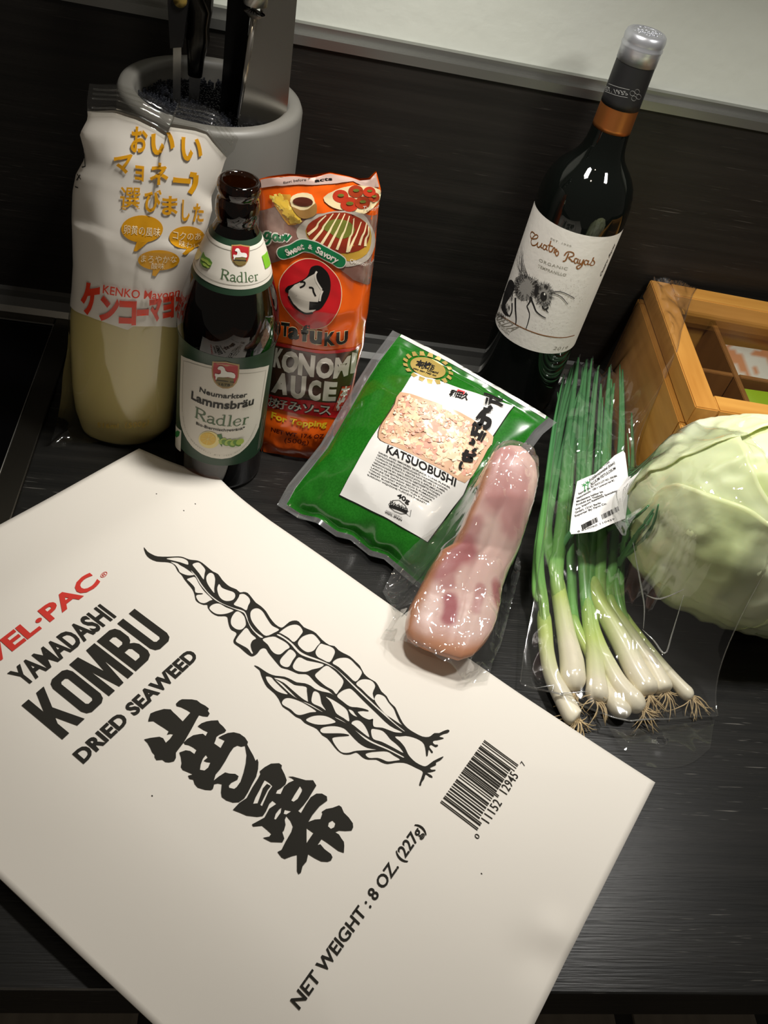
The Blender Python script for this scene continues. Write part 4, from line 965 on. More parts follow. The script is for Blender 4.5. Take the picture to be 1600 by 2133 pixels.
def kt(body, p0, p1, ph, m, layer=4, **kw):
    q = q3([p0, p1, ph]); return text_px('lettering', ks, body, *q, m, kb, layer, step=0.004, base=0.0006, **kw)
M_KW = mat('bag_label_white', (226, 224, 220), rough=0.22, coat=0.5); M_KK = mat('bag_label_black', (26, 24, 23), rough=0.75, spec=0.2); M_KGOLD = mat('bag_gold_print', (186, 160, 88), rough=0.3, metal=0.3)
kp('back_edge', [[(742, 92), (900, 160), (1080, 250), (1250, 345), (1400, 450), (1545, 545), (1535, 568), (1390, 482), (1240, 390), (1070, 292), (890, 198), (728, 112)]], M_WBACK, 1)
lab_ = [(806, 310), (1100, 410), (1362, 495), (1240, 670), (1140, 850), (1080, 990), (980, 1120), (882, 1252), (640, 1110), (395, 990), (470, 850), (560, 690), (650, 560), (735, 420)]
kp('label_edge', [[(x+(-5 if x < 800 else 3), y+4) for x, y in lab_]], M_KK, 1); kp('label', [lab_], M_KW, 3)
win = [(732, 420), (860, 455), (1000, 505), (1130, 570), (1248, 668), (1215, 740), (1160, 840), (1090, 925), (1000, 872), (840, 788), (720, 730), (650, 702), (610, 672), (622, 610), (655, 560), (700, 490)]
kp('window_edge', [[(x-(6 if x < 720 else 0), y) for x, y in win]], mat('window_edge_brown', (70, 44, 30), rough=0.3), 4, 2); kp('window', [win], mat('flake_bed', (206, 166, 134), rough=0.3, coat=0.3), 5, 2)
# the flakes: thin curled shavings
rng = random.Random(21); wuv = loops_px(ks, [q3(win)], 2)[0]
def inside(p, poly):
    c = False; n = len(poly)
    for i in range(n):
        (x1, y1), (x2, y2) = poly[i], poly[(i+1) % n]
        if (y1 > p[1]) != (y2 > p[1]) and p[0] < (x2-x1)*(p[1]-y1)/(y2-y1)+x1: c = not c
    return c
cols_ = [(244, 218, 186), (238, 204, 168), (232, 190, 156), (226, 172, 148), (246, 224, 194), (218, 160, 138), (240, 208, 168)]
V, F, CO = [], [], []
_cx, _cy = sum(p[0] for p in wuv)/len(wuv), sum(p[1] for p in wuv)/len(wuv); wuv = [(_cx+(p[0]-_cx)*.95, _cy+(p[1]-_cy)*.90) for p in wuv]
us = [p[0] for p in wuv]; vs = [p[1] for p in wuv]; made = 0
while made < 420:
    c = (rng.uniform(min(us), max(us)), rng.uniform(min(vs), max(vs)))
    if not inside(c, wuv): continue
    made += 1; L_ = rng.uniform(.006, .019) if made < 260 else rng.uniform(.002, .007); wdt = L_*rng.uniform(.25, .7); a = rng.uniform(0, pi); lift = 0.0004+0.0013*made/420
    col = cols_[rng.randrange(7)]; lin = srgb(*col)[:3]; n0 = len(V); amp = rng.uniform(-.0006, .0006)
    for j in range(3):
        for i in range(5):
            x = (i/4-.5)*L_; y = (j/2-.5)*wdt*(1-0.6*abs(i/4-.5)*2*rng.uniform(.5, 1)); u = c[0]+x*cos(a)-y*sin(a); v_ = c[1]+x*sin(a)+y*cos(a)
            if not inside((u, v_), wuv): u, v_ = c[0]+(u-c[0])*0.3, c[1]+(v_-c[1])*0.3
            V.append(ks.pos(u, v_, lift+amp*cos(i*1.6)+rng.uniform(0, .0002))); s_ = rng.uniform(.88, 1.06); CO.append([min(1, q*s_) for q in lin])
    F += [tuple(q+n0 for q in fc) for fc in grid_faces(5, 3)]
fk = mesh_obj('flakes', V, F, mat('bonito_flake', (226, 184, 146), rough=0.55, attr='col', coat=0.1), kat, cols=CO); fk['kind'] = 'stuff'
# sun-shaped gold seal
cx, cy = 885, 285
for k in range(17):
    a = 2*pi*k/17; r1, r2 = 1.16, 1.52; da = 0.145
    kp('gold_ray', [[(cx+100*r1*cos(a-da), cy+54*r1*sin(a-da)+22*r1*cos(a-da)), (cx+92*r2*cos(a-da*0.4), cy+56*r2*sin(a-da*0.4)+22*r2*cos(a-da*.4)), (cx+92*r2*cos(a+da*0.7), cy+56*r2*sin(a+da*0.7)+22*r2*cos(a+da*.7)), (cx+100*r1*cos(a+da), cy+54*r1*sin(a+da)+22*r1*cos(a+da))]], M_KGOLD, 5)
kp('gold_disc', [[(cx+98*cos(a), cy+54*sin(a)+22*cos(a)) for a in [2*pi*k/36 for k in range(36)]]], M_KGOLD, 5)
kt('本格', (815, 278), (905, 298), (822, 245), M_KK, layer=6, bold=0.05, **JC); kt('かつお', (845, 292), (920, 300), (852, 262), M_KK, layer=6, bold=0.04, **JC)
kt('Umami', (880, 305), (942, 322), (884, 290), M_KK, layer=6, bold=0.03, shear=0.2); kt('you can rely on', (800, 292), (930, 335), (803, 282), M_KK, layer=6, bold=0.03, shear=0.2)
kp('maker_stamp', [[(1050, 404), (1092, 418), (1084, 434), (1044, 420)]], mat('stamp_red', (206, 60, 64), rough=0.3), 5)
kt('和田久', (1000, 440), (1105, 466), (1010, 408), M_KK, layer=5, bold=0.05, shear=0.15, **JC)
# brush title running down the right of the window
def ks_(pts, w): return (q3(pts), w)
br = [ks_([(1195, 432), (1230, 440), (1275, 462), (1300, 470)], (.002, .003)), ks_([(1215, 455), (1205, 490)], (.002, .001)), ks_([(1225, 470), (1270, 482), (1300, 500)], .002), ks_([(1240, 440), (1225, 490)], (.003, .0015)),
 ks_([(1155, 572), (1190, 535), (1230, 520)], (.002, .004)), ks_([(1205, 510), (1180, 600), (1165, 590)], (.003, .003)), ks_([(1185, 560), (1225, 580), (1215, 615), (1190, 618)], (.003, .004)), ks_([(1225, 500), (1238, 520)], .003),
 ks_([(1135, 610), (1150, 590)], .002), ks_([(1145, 600), (1180, 625)], .002), ks_([(1125, 640), (1170, 660)], .0022), ks_([(1140, 615), (1128, 665)], .0022), ks_([(1160, 620), (1145, 670)], .0022), ks_([(1190, 640), (1165, 690)], (.002, .0025)), ks_([(1205, 650), (1180, 700)], (.002, .0012)),
 ks_([(1130, 685), (1140, 700), (1130, 715)], .0024), ks_([(1118, 700), (1122, 712)], .002),
 ks_([(1075, 765), (1130, 775), (1150, 765)], (.002, .003)), ks_([(1105, 745), (1085, 790), (1100, 800), (1125, 790), (1120, 812)], (.003, .003)), ks_([(1130, 745), (1145, 755)], .002), ks_([(1140, 738), (1154, 748)], .002),
 ks_([(1075, 810), (1062, 838), (1075, 852)], (.0022, .0014))]
decal('brush_title', ks, strokes_px(ks, br, 4), M_KK, kb, 7, 0.006, base=0.0004+0.0012)
kt('KATSUOBUSHI', (652, 755), (1036, 945), (662, 712), M_KK, bold=0.025)
lines = ['DRIED AND SMOKED SKIPJACK TUNA FLAKES', 'GETROCKNETE UND GERÄUCHERTE THUNFISCHFLOCKEN', 'COPEAUX DE BONITE À VENTRE RAYÉ SÉCHÉE ET FUMÉE', 'TONNETTO STRIATO ESSICCATO E AFFUMICATO', 'GEDROOGDE EN GEROOKTE GESTREEPTE TONIJN', 'BONITO DE VIENTRE RAYADO SECO Y AHUMADO', 'LASCAS DE GAIADO SECO E FUMADO', 'TORKAD OCH RÖKT SKIPJACK TONFISK I FLINGOR', 'TØRRET BUGSTRIBET BONIT TUN FLAGER', 'SUSZONY WĘDZONE TUŃCZYK PASIASTY']
for k, s_ in enumerate(lines):
    x0, y0 = 612-7.0*k, 748+13.7*k; Ln = 1.0-0.018*k
    kt(s_, (x0, y0+12), (x0+395*Ln, y0+12+196*Ln), (x0-1, y0+2.5), M_KK, bold=0.02, layer=3)
kt('40g', (712, 1002), (780, 1042), (720, 978), M_KK, bold=0.03)
fs = [ks_([(668, 1042), (690, 1022), (725, 1020), (760, 1050), (775, 1085), (792, 1075), (785, 1112), (765, 1095), (735, 1096), (700, 1082), (675, 1062), (668, 1042)], .0004), ks_([(672, 1050), (770, 1088)], .0022)]
decal('fish_mark', ks, strokes_px(ks, fs, 0), M_KK, kb, 4, 0.004, base=0.0007); kt('Wadakyu', (672, 1044), (770, 1082), (677, 1022), M_KK, shear=0.25, bold=0.02)
kt('WADAKYU EUROPE S.L.', (650, 1080), (742, 1122), (653, 1074), M_KK); kt('VIGO, SPAIN', (643, 1090), (738, 1138), (647, 1080), M_KK, bold=0.03)

# ================================================================== KOMBU PACKET (big flat white bag hanging over the front edge)
PZ = 0.010
kom = thing('kombu_packet', 'big flat white packet with black seaweed drawing, lying over the front worktop edge', 'packet', (0.02, 0.14, 0))
A, B = onz(290, 940, PZ), onz(1365, 1630, PZ)
Cn, Dn = Vector((-0.2529, 0.1696, PZ)), Vector((0.104, -0.1068, PZ))
T_ = [onz(u, v, PZ) for u, v in ((290, 940), (345, 963), (395, 981), (414, 984), (432, 983), (447, 993), (475, 1018), (560, 1082), (660, 1152), (760, 1222), (850, 1285), (1080, 1443), (1230, 1542), (1365, 1630))]
L_ = [Cn, Vector((-0.1514, 0.279, PZ)), A]
R_ = [Dn]+[onz(u, v, PZ) for u, v in ((1120, 2120), (1160, 2040), (1186, 1985), (1196, 1966), (1240, 1880), (1300, 1760), (1365, 1630))]
B_ = [Cn, onz(0, 1830, PZ), onz(160, 1983, PZ), onz(320, 2133, PZ), Dn]
NS, NT = 120, 90
G = coons(B_, T_, L_, R_, NS, NT)
dent = onz(1165, 1945, PZ); c0, c1 = onz(40, 1235, PZ), onz(440, 1005, PZ); cd_ = (c1-c0).normalized(); f0, f1 = onz(250, 1085, PZ), onz(470, 1060, PZ)
def khf(s, t, p):
    e = min(s, 1-s, t, 1-t); w_ = min(1, e/0.25); h = 0.0040*w_*w_*(3-2*w_)
    d = (p-c0)-(cd_*(p-c0).dot(cd_)); h += 0.0024*exp(-(d.length/0.022)**2)
    h += 0.0030*exp(-((p-A).length/0.06)**2)
    q = (p-dent).length; h += 0.0026*exp(-(q/0.010)**2)-0.0022*exp(-((p-dent-Vector((-0.016, -0.012, 0))).length/0.012)**2)
    h += 0.0010*noise.noise(p*14)
    return h
UP = Vector((0, 0, 1))
Vf = sheet(G, NS, NT, khf, UP, None)
Vb = sheet(G, NS, NT, lambda s, t, p: -(0.0015+0.0070*min(1, min(s, 1-s, t, 1-t)/0.05)), UP, None)
Ff = grid_faces(NS, NT); Fb = grid_faces(NS, NT, True)
n = len(Vf); rim = []
ed = [i for i in range(NS)]+[j*NS+NS-1 for j in range(1, NT)]+[(NT-1)*NS+i for i in range(NS-2, -1, -1)]+[j*NS for j in range(NT-2, 0, -1)]
for a, b in zip(ed, ed[1:]+ed[:1]): rim.append((a, a+n, b+n, b))
M_PACK = mat('white_packet_film', (232, 226, 216), rough=0.55, coat=0.0, spec=0.3, bump=((90, 90, 90), 0.05, 0.001))
pk = mesh_obj('film', Vf+Vb, Ff+[tuple(i+n for i in q) for q in Fb]+rim, M_PACK, kom)
ps = Surf(A, (B-A), (A-Cn), Vf, Ff)
M_INK = mat('packet_black_ink', (44, 42, 37), rough=0.8, spec=0.15); M_RINK = mat('packet_red_ink', (208, 58, 48), rough=0.7, spec=0.2)
PS = dict(step=0.005, base=0.00032)
text_px('lettering', ps, 'WEL·PAC', (-52, 1416), (210, 1213), (-78, 1392), M_RINK, pk, bold=0.035, **PS)
text_px('registered_mark', ps, '®', (213, 1206), (226, 1196), (207, 1199), M_RINK, pk, **PS)
text_px('lettering', ps, 'YAMADASHI', (50, 1432), (242, 1284), (14, 1403), M_INK, pk, bold=0.03, **PS)
BLK = [(0.66, [[(0, 0), (0, 1), (.2, 1), (.2, .62), (.42, 1), (.64, 1), (.40, .58), (.66, 0), (.44, 0), (.27, .40), (.2, .28), (.2, 0)]]),
 (0.60, [[(0, .15), (0, .85), (.05, .95), (.15, 1), (.45, 1), (.55, .95), (.6, .85), (.6, .15), (.55, .05), (.45, 0), (.15, 0), (.05, .05)], [(.2, .2), (.2, .8), (.24, .84), (.36, .84), (.4, .8), (.4, .2), (.36, .16), (.24, .16)]]),
 (0.80, [[(0, 0), (0, 1), (.27, 1), (.40, .42), (.53, 1), (.8, 1), (.8, 0), (.61, 0), (.61, .62), (.47, 0), (.33, 0), (.19, .62), (.19, 0)]]),
 (0.61, [[(0, 0), (0, 1), (.42, 1), (.54, .95), (.59, .85), (.59, .63), (.54, .55), (.47, .51), (.55, .46), (.61, .37), (.61, .15), (.55, .05), (.42, 0)], [(.2, .6), (.2, .84), (.34, .84), (.39, .80), (.39, .64), (.34, .6)], [(.2, .16), (.2, .44), (.35, .44), (.40, .39), (.40, .21), (.35, .16)]]),
 (0.60, [[(0, 1), (0, .15), (.05, .05), (.15, 0), (.45, 0), (.55, .05), (.6, .15), (.6, 1), (.4, 1), (.4, .2), (.36, .16), (.24, .16), (.2, .2), (.2, 1)]])]
ka, kb_, kh = (Vector(ps.px(*q)) for q in ((130, 1541), (360, 1328), (45, 1470))); tw_ = sum(w for w, _ in BLK)+4*0.075; x_ = 0.0
for w_, lps in BLK:
    decal('block_letter', ps, fill([[tuple(ka+(kb_-ka)*((x_+a)/tw_)+(kh-ka)*b) for a, b in lp] for lp in lps]), M_INK, pk, 1, 0.005, 0.00032); x_ += w_+0.075
text_px('lettering', ps, 'DRIED SEAWEED', (173, 1591), (414, 1368), (150, 1571), M_INK, pk, bold=0.04, spacing=1.04, **PS)
text_px('lettering', ps, 'NET WEIGHT : 8 OZ. (227g)', (623, 2104), (886, 1728), (603, 2083), M_INK, pk, bold=0.018, **PS)
text_px('lettering', ps, 'NET WEIGHT : 8 OZ. (227g)', (623, 2104), (886, 1728), (603, 2083), M_INK, pk, 2, **PS)
# bar code 0 11152 12945 7
LC = ['0001101', '0011001', '0010011', '0111101', '0100011', '0110001', '0101111', '0111011', '0110111', '0001011']
digs = '011152129457'; bits = '101'+''.join(LC[int(d)] for d in digs[:6])+'01010'+''.join(''.join('1' if c == '0' else '0' for c in LC[int(d)]) for d in digs[6:])+'101'
c6 = lambda pts: crop(900, 1520, 7.27, pts)
t0, t1_, b0, b1 = (Vector(ps.px(*q)) for q in c6([(120, 1105), (792, 158), (682, 1530), (1308, 538)]))
V, F = [], []; N_ = len(bits); i = 0
while i < N_:
    if bits[i] == '1':
        j = i
        while j < N_ and bits[j] == '1': j += 1
        long_ = i < 10 or i > 84 or 45 <= i < 50; k = 1.0 if long_ else 0.905; n0 = len(V)
        for a in (i, j):
            T0 = t0+(t1_-t0)*a/N_; B0 = b0+(b1-b0)*a/N_; V += [tuple(T0), tuple(T0+(B0-T0)*k)]
        F.append((n0, n0+1, n0+3, n0+2)); i = j
    else: i += 1
decal('barcode', ps, (V, F), M_INK, pk, 1, 0.005, 0.00032)
for s_, q in (('11152', [(860, 1428), (1062, 1120), (732, 1340)]), ('12945', [(1130, 990), (1312, 705), (1005, 905)]), ('0', [(690, 1668), (728, 1618), (628, 1612)]), ('7', [(1395, 560), (1420, 520), (1325, 512)])):
    text_px('barcode_digits', ps, s_, *c6(q), M_INK, pk, bold=0.005, spacing=1.1, **PS)
# seaweed drawing: one dark shape with its pale cells left open
k1 = lambda pts: crop(280, 1120, 4.706, pts)
k2 = lambda pts: crop(480, 1270, 4.706, pts)
k3_ = lambda pts: crop(620, 1370, 4.706, pts)
sil = k1([(92, 95), (130, 140), (180, 170), (230, 187), (330, 190), (430, 187), (480, 195), (530, 215), (570, 222), (620, 228), (665, 250), (720, 295), (770, 335), (820, 360), (860, 415), (910, 465), (950, 490), (1000, 510), (1035, 540), (1070, 535), (1110, 545), (1150, 590), (1190, 640), (1240, 675), (1290, 725), (1330, 790), (1380, 850), (1435, 885), (1470, 870), (1520, 828), (1570, 815)])
sil += k2([(670, 120), (720, 175), (790, 205), (840, 235), (900, 300), (970, 350), (1020, 360), (1060, 400), (1110, 430), (1170, 460), (1230, 515), (1270, 555), (1310, 630), (1360, 675), (1420, 710), (1450, 750), (1480, 805), (1530, 850), (1560, 905), (1600, 945)])
sil += k3_([(960, 495), (990, 560), (1030, 640), (1080, 695), (1140, 735), (1220, 775), (1280, 780), (1310, 765), (1340, 742), (1385, 742), (1420, 725), (1470, 708), (1488, 720), (1470, 740), (1430, 750), (1385, 775), (1420, 785), (1430, 795), (1370, 810), (1335, 815), (1325, 835), (1345, 855), (1370, 855), (1375, 868), (1350, 878), (1310, 855), (1290, 875), (1310, 905), (1327, 930), (1310, 935), (1285, 900), (1275, 960), (1260, 965), (1255, 920), (1240, 850), (1200, 810), (1130, 780), (1060, 766), (1000, 772), (950, 760), (900, 727), (830, 700), (742, 688), (725, 650), (700, 615), (640, 592), (600, 565), (580, 535), (555, 508), (500, 494), (435, 440), (378, 395)])
sil += k2([(1034, 850), (1000, 825), (960, 790), (880, 750), (820, 700), (780, 655), (740, 632), (670, 630), (610, 605), (560, 585), (500, 570), (460, 530), (410, 470), (370, 420), (350, 385), (320, 378), (290, 395), (265, 430), (230, 455), (195, 455), (140, 415), (90, 370), (40, 335), (30, 300), (60, 245), (50, 220), (10, 200)])
sil += k1([(930, 870), (918, 820), (910, 780), (880, 770), (820, 770), (760, 740), (720, 690), (715, 660), (680, 660), (630, 640), (600, 610), (590, 560), (570, 510), (530, 460), (490, 410), (465, 370), (425, 330), (400, 280), (360, 250), (300, 240), (220, 235), (150, 205), (110, 160)])
sil2 = k3_([(378, 390), (440, 434), (505, 484), (580, 489), (650, 504), (695, 525), (640, 522), (590, 530), (600, 553), (640, 588), (700, 611), (738, 602), (733, 640), (748, 682), (830, 690), (900, 717), (960, 737), (1035, 742), (1060, 765), (950, 772), (1000, 820), (1050, 880), (1080, 945), (1110, 985), (1160, 1030), (1230, 1065), (1270, 1060), (1330, 1015), (1420, 972), (1425, 980), (1395, 1010), (1355, 1030), (1355, 1055), (1300, 1080), (1310, 1100), (1345, 1100), (1350, 1110), (1300, 1125), (1265, 1130), (1310, 1155), (1322, 1178), (1290, 1170), (1255, 1145), (1240, 1190), (1215, 1225), (1208, 1255), (1190, 1250), (1205, 1200), (1225, 1140), (1220, 1110), (1160, 1080), (1100, 1050), (1040, 1030), (960, 1030), (880, 1043), (820, 1025), (770, 1000), (690, 1000), (640, 980), (600, 945), (570, 930), (520, 948), (450, 948), (390, 910), (340, 850), (290, 790), (240, 760), (190, 700), (130, 670), (70, 640), (30, 600)])
sil2 += k2([(640, 1050), (570, 990), (510, 950), (475, 880), (430, 820), (360, 760), (325, 700), (300, 640), (285, 595), (230, 550), (270, 560), (330, 600), (380, 630), (440, 650), (530, 660), (600, 690), (650, 715), (730, 725), (790, 750), (830, 780), (900, 805), (980, 822), (1036, 858)])
c1_ = [[(310, 207), (400, 195), (470, 200), (520, 225), (530, 255), (520, 268), (450, 245), (380, 228)], [(350, 235), (420, 250), (450, 270), (500, 298), (553, 336), (582, 362), (580, 370), (520, 372), (450, 345), (430, 310), (400, 270)], [(570, 270), (590, 250), (630, 243), (660, 265), (695, 310), (690, 350), (683, 400), (675, 410), (640, 360), (600, 310)], [(710, 375), (740, 345), (775, 355), (792, 400), (790, 450), (783, 500), (785, 545), (760, 520), (720, 460), (705, 415)], [(835, 455), (860, 490), (920, 515), (975, 535), (990, 570), (970, 610), (920, 625), (870, 615), (830, 575), (812, 510), (820, 470)], [(1035, 555), (1080, 553), (1125, 590), (1135, 630), (1115, 670), (1098, 715), (1050, 690), (975, 660), (1000, 620), (1025, 580)], [(1140, 730), (1170, 698), (1215, 693), (1260, 725), (1300, 790), (1350, 860), (1420, 900), (1370, 935), (1290, 966), (1230, 920), (1170, 850), (1140, 790)], [(515, 410), (560, 390), (598, 388), (636, 455), (690, 530), (765, 605), (740, 620), (690, 645), (640, 635), (607, 590), (615, 562), (665, 556), (665, 548), (600, 540), (590, 490), (545, 440)], [(735, 690), (770, 655), (830, 645), (900, 682), (972, 712), (940, 735), (880, 752), (810, 752), (760, 725)], [(945, 820), (960, 770), (1000, 724), (1040, 732), (1078, 772), (1093, 830), (1088, 868), (1050, 903), (1000, 900), (955, 865)], [(1100, 882), (1145, 940), (1195, 987), (1160, 1010), (1140, 1050), (1150, 1100), (1163, 1130), (1150, 1140), (1110, 1090), (1040, 1050), (995, 1020), (1010, 980), (1050, 930)], [(560, 322), (612, 378), (660, 455), (730, 543), (800, 603), (870, 646), (980, 689), (1070, 716), (1100, 757), (1125, 835), (1185, 918), (1262, 974), (1240, 984), (1205, 958), (1143, 890), (1102, 802), (1080, 750), (1048, 728), (960, 694), (860, 652), (790, 614), (717, 549), (645, 460), (606, 390), (556, 330)]]
c2_ = [[(480, 225), (560, 165), (630, 145), (680, 160), (710, 210), (690, 250), (625, 320), (570, 280), (500, 238)], [(660, 330), (700, 270), (770, 240), (820, 245), (870, 300), (880, 326), (850, 360), (820, 400), (780, 418), (740, 415), (690, 380)], [(880, 337), (920, 340), (1000, 370), (1025, 410), (1010, 460), (970, 518), (900, 490), (850, 460), (835, 410)], [(1000, 525), (1050, 480), (1130, 470), (1180, 490), (1230, 540), (1285, 600), (1280, 645), (1225, 708), (1150, 645), (1060, 565)], [(1232, 732), (1270, 690), (1330, 680), (1390, 700), (1420, 750), (1395, 820), (1412, 890), (1350, 845), (1285, 780)], [(315, 290), (420, 262), (480, 285), (550, 325), (582, 370), (540, 400), (490, 440), (440, 435), (400, 400), (365, 345)], [(592, 388), (645, 440), (610, 500), (575, 560), (530, 563), (490, 535), (490, 490), (540, 430)], [(672, 465), (750, 497), (840, 515), (916, 538), (880, 570), (800, 590), (740, 612), (660, 605), (615, 575), (620, 530)], [(940, 548), (1000, 580), (1055, 628), (1108, 692), (1095, 750), (1060, 800), (1035, 830), (1000, 790), (930, 750), (850, 680), (830, 640), (870, 600)],
 [(480, 241), (560, 290), (620, 340), (680, 404), (750, 444), (860, 484), (980, 539), (1080, 614), (1220, 745), (1400, 915), (1600, 1099), (1706, 1186), (1694, 1190), (1580, 1101), (1400, 940), (1230, 780), (1130, 680), (1040, 591), (940, 535), (830, 496), (700, 450), (640, 400), (590, 341), (520, 286), (455, 250)],
 [(350, 655), (400, 662), (430, 695), (500, 765), (565, 830), (500, 820), (440, 790), (380, 730), (355, 690)], [(420, 668), (530, 680), (600, 720), (640, 740), (740, 755), (750, 800), (760, 890), (762, 906), (700, 870), (600, 785), (520, 718)], [(820, 800), (860, 810), (880, 845), (895, 920), (940, 992), (880, 955), (800, 915), (800, 850)], [(930, 850), (1000, 880), (1080, 930), (1140, 980), (1160, 1040), (1163, 1098), (1110, 1066), (1045, 1026), (1022, 990), (985, 910)], [(505, 910), (530, 875), (580, 865), (670, 892), (770, 945), (845, 1000), (780, 1010), (690, 1035), (640, 1025), (590, 980), (520, 940)], [(740, 1080), (800, 1045), (880, 1035), (960, 1050), (1035, 1100), (960, 1125), (860, 1130), (780, 1110)], [(880, 1180), (920, 1150), (1020, 1140), (1110, 1162), (1160, 1206), (1255, 1303), (1345, 1355), (1445, 1374), (1240, 1385), (1160, 1405), (1090, 1400), (1040, 1350), (1000, 1280), (1020, 1250), (1155, 1238), (1150, 1226), (1080, 1215), (960, 1215), (900, 1210)],
 [(505, 722), (580, 795), (670, 880), (780, 925), (905, 1000), (890, 1001), (780, 941), (675, 886), (595, 834), (515, 760), (440, 690), (450, 690)]]
c3_ = [[(761, 434), (761, 379), (791, 357), (851, 379), (891, 439), (941, 499), (970, 570), (1000, 630), (1028, 668), (930, 604), (850, 544)], [(540, 625), (580, 612), (620, 625), (660, 670), (690, 730), (700, 782), (625, 728), (555, 670), (528, 650)], [(725, 700), (770, 700), (830, 715), (870, 750), (910, 800), (960, 840), (1010, 890), (1035, 936), (940, 886), (825, 828), (745, 802), (722, 750)], [(665, 950), (700, 930), (780, 920), (878, 920), (945, 960), (1005, 1000), (940, 1015), (880, 1020), (830, 1000), (780, 985), (700, 985)], [(500, 505), (540, 520), (565, 555), (588, 582), (550, 570), (515, 540)],
 [(386, 379), (431, 329), (491, 304), (536, 314), (631, 409), (761, 534), (901, 664), (1028, 732), (960, 735), (900, 715), (830, 690), (750, 680), (738, 640), (738, 602), (700, 610), (640, 585), (600, 550), (585, 525), (620, 520), (690, 527), (690, 518), (640, 500), (580, 490), (510, 480), (440, 430)],
 [(372, 582), (455, 625), (545, 695), (645, 765), (745, 825), (880, 884), (1036, 966), (1036, 982), (1000, 966), (880, 905), (740, 846), (655, 797), (565, 717), (485, 652), (374, 594)]]
n1 = 10     # cells of the second crop from here on belong to the lower leaf
up_ = [catmull(sil, 2, True)]+[catmull(q, 3, True) for q in [k1(c) for c in c1_]+[k2(c) for c in c2_[:n1]]+[k3_(c) for c in (c3_[0], c3_[5])]]
lo_ = [catmull(sil2, 2, True)]+[catmull(q, 3, True) for q in [k2(c) for c in c2_[n1:]]+[k3_(c) for c in c3_[1:5]+c3_[6:]]]
print_px('seaweed_drawing', ps, up_, M_INK, pk, 1, 0, 0.005, 0.00032); print_px('seaweed_drawing', ps, lo_, M_INK, pk, 1, 0, 0.005, 0.00032)
# brush characters
k4_ = lambda pts: crop(290, 1440, 6.4, pts); k5_ = lambda pts: crop(480, 1560, 5.926, pts)
b1_ = [(490, 170), (530, 130), (570, 110), (700, 112), (770, 125), (820, 165), (880, 195), (930, 235), (915, 265), (940, 300), (915, 340), (850, 335), (800, 320), (770, 370), (700, 500), (620, 640), (590, 690), (520, 780), (490, 820), (490, 890), (465, 935), (400, 950), (350, 945), (310, 915), (230, 920), (205, 880), (205, 850), (170, 810), (150, 760), (110, 690), (65, 645), (150, 625), (270, 610), (320, 630), (355, 690), (410, 640), (455, 575), (420, 570), (370, 580), (395, 535), (330, 490), (250, 440), (190, 400), (120, 405), (125, 375), (150, 300), (220, 270), (330, 240), (420, 245), (455, 285), (500, 325), (580, 405), (685, 285), (640, 255), (560, 215), (500, 200)]
b2_ = [(592, 688), (640, 640), (720, 590), (800, 575), (850, 570), (885, 600), (915, 545), (860, 520), (780, 470), (830, 430), (900, 405), (960, 395), (1050, 390), (1070, 430), (1120, 475), (1160, 525), (1140, 550), (1070, 580), (1030, 610), (1020, 650), (1000, 700), (1085, 760), (1140, 660), (1055, 620), (1110, 590), (1180, 560), (1260, 550), (1340, 570), (1410, 620), (1450, 680), (1440, 715), (1480, 790), (1520, 860), (1550, 930), (1575, 905), (1590, 950), (1585, 1040), (1560, 1140), (1500, 1250), (1450, 1350), (1400, 1430), (1330, 1480), (1250, 1485), (1160, 1455), (1100, 1410), (1090, 1350), (1100, 1240), (1050, 1230), (1000, 1240), (985, 1300), (960, 1320), (880, 1315), (780, 1285), (740, 1240), (720, 1180), (670, 1170), (650, 1130), (720, 1110), (650, 1080), (580, 1050), (555, 1010), (565, 960), (555, 880), (535, 820), (620, 790), (680, 800), (735, 840), (765, 785), (720, 750), (660, 720), (610, 710)]
h1_ = [(890, 850), (915, 885), (860, 930), (900, 945), (950, 950), (920, 1020), (870, 1060), (810, 1050), (820, 980), (850, 900)]
h2_ = [(1310, 725), (1360, 740), (1410, 730), (1430, 850), (1420, 960), (1390, 1090), (1350, 1210), (1300, 1280), (1265, 1305), (1200, 1290), (1195, 1260), (1230, 1220), (1310, 1180), (1325, 1135), (1280, 1105), (1200, 1100), (1145, 1085), (1060, 1140), (995, 1192), (1020, 1110), (1080, 1040), (1150, 930), (1210, 820), (1260, 750)]
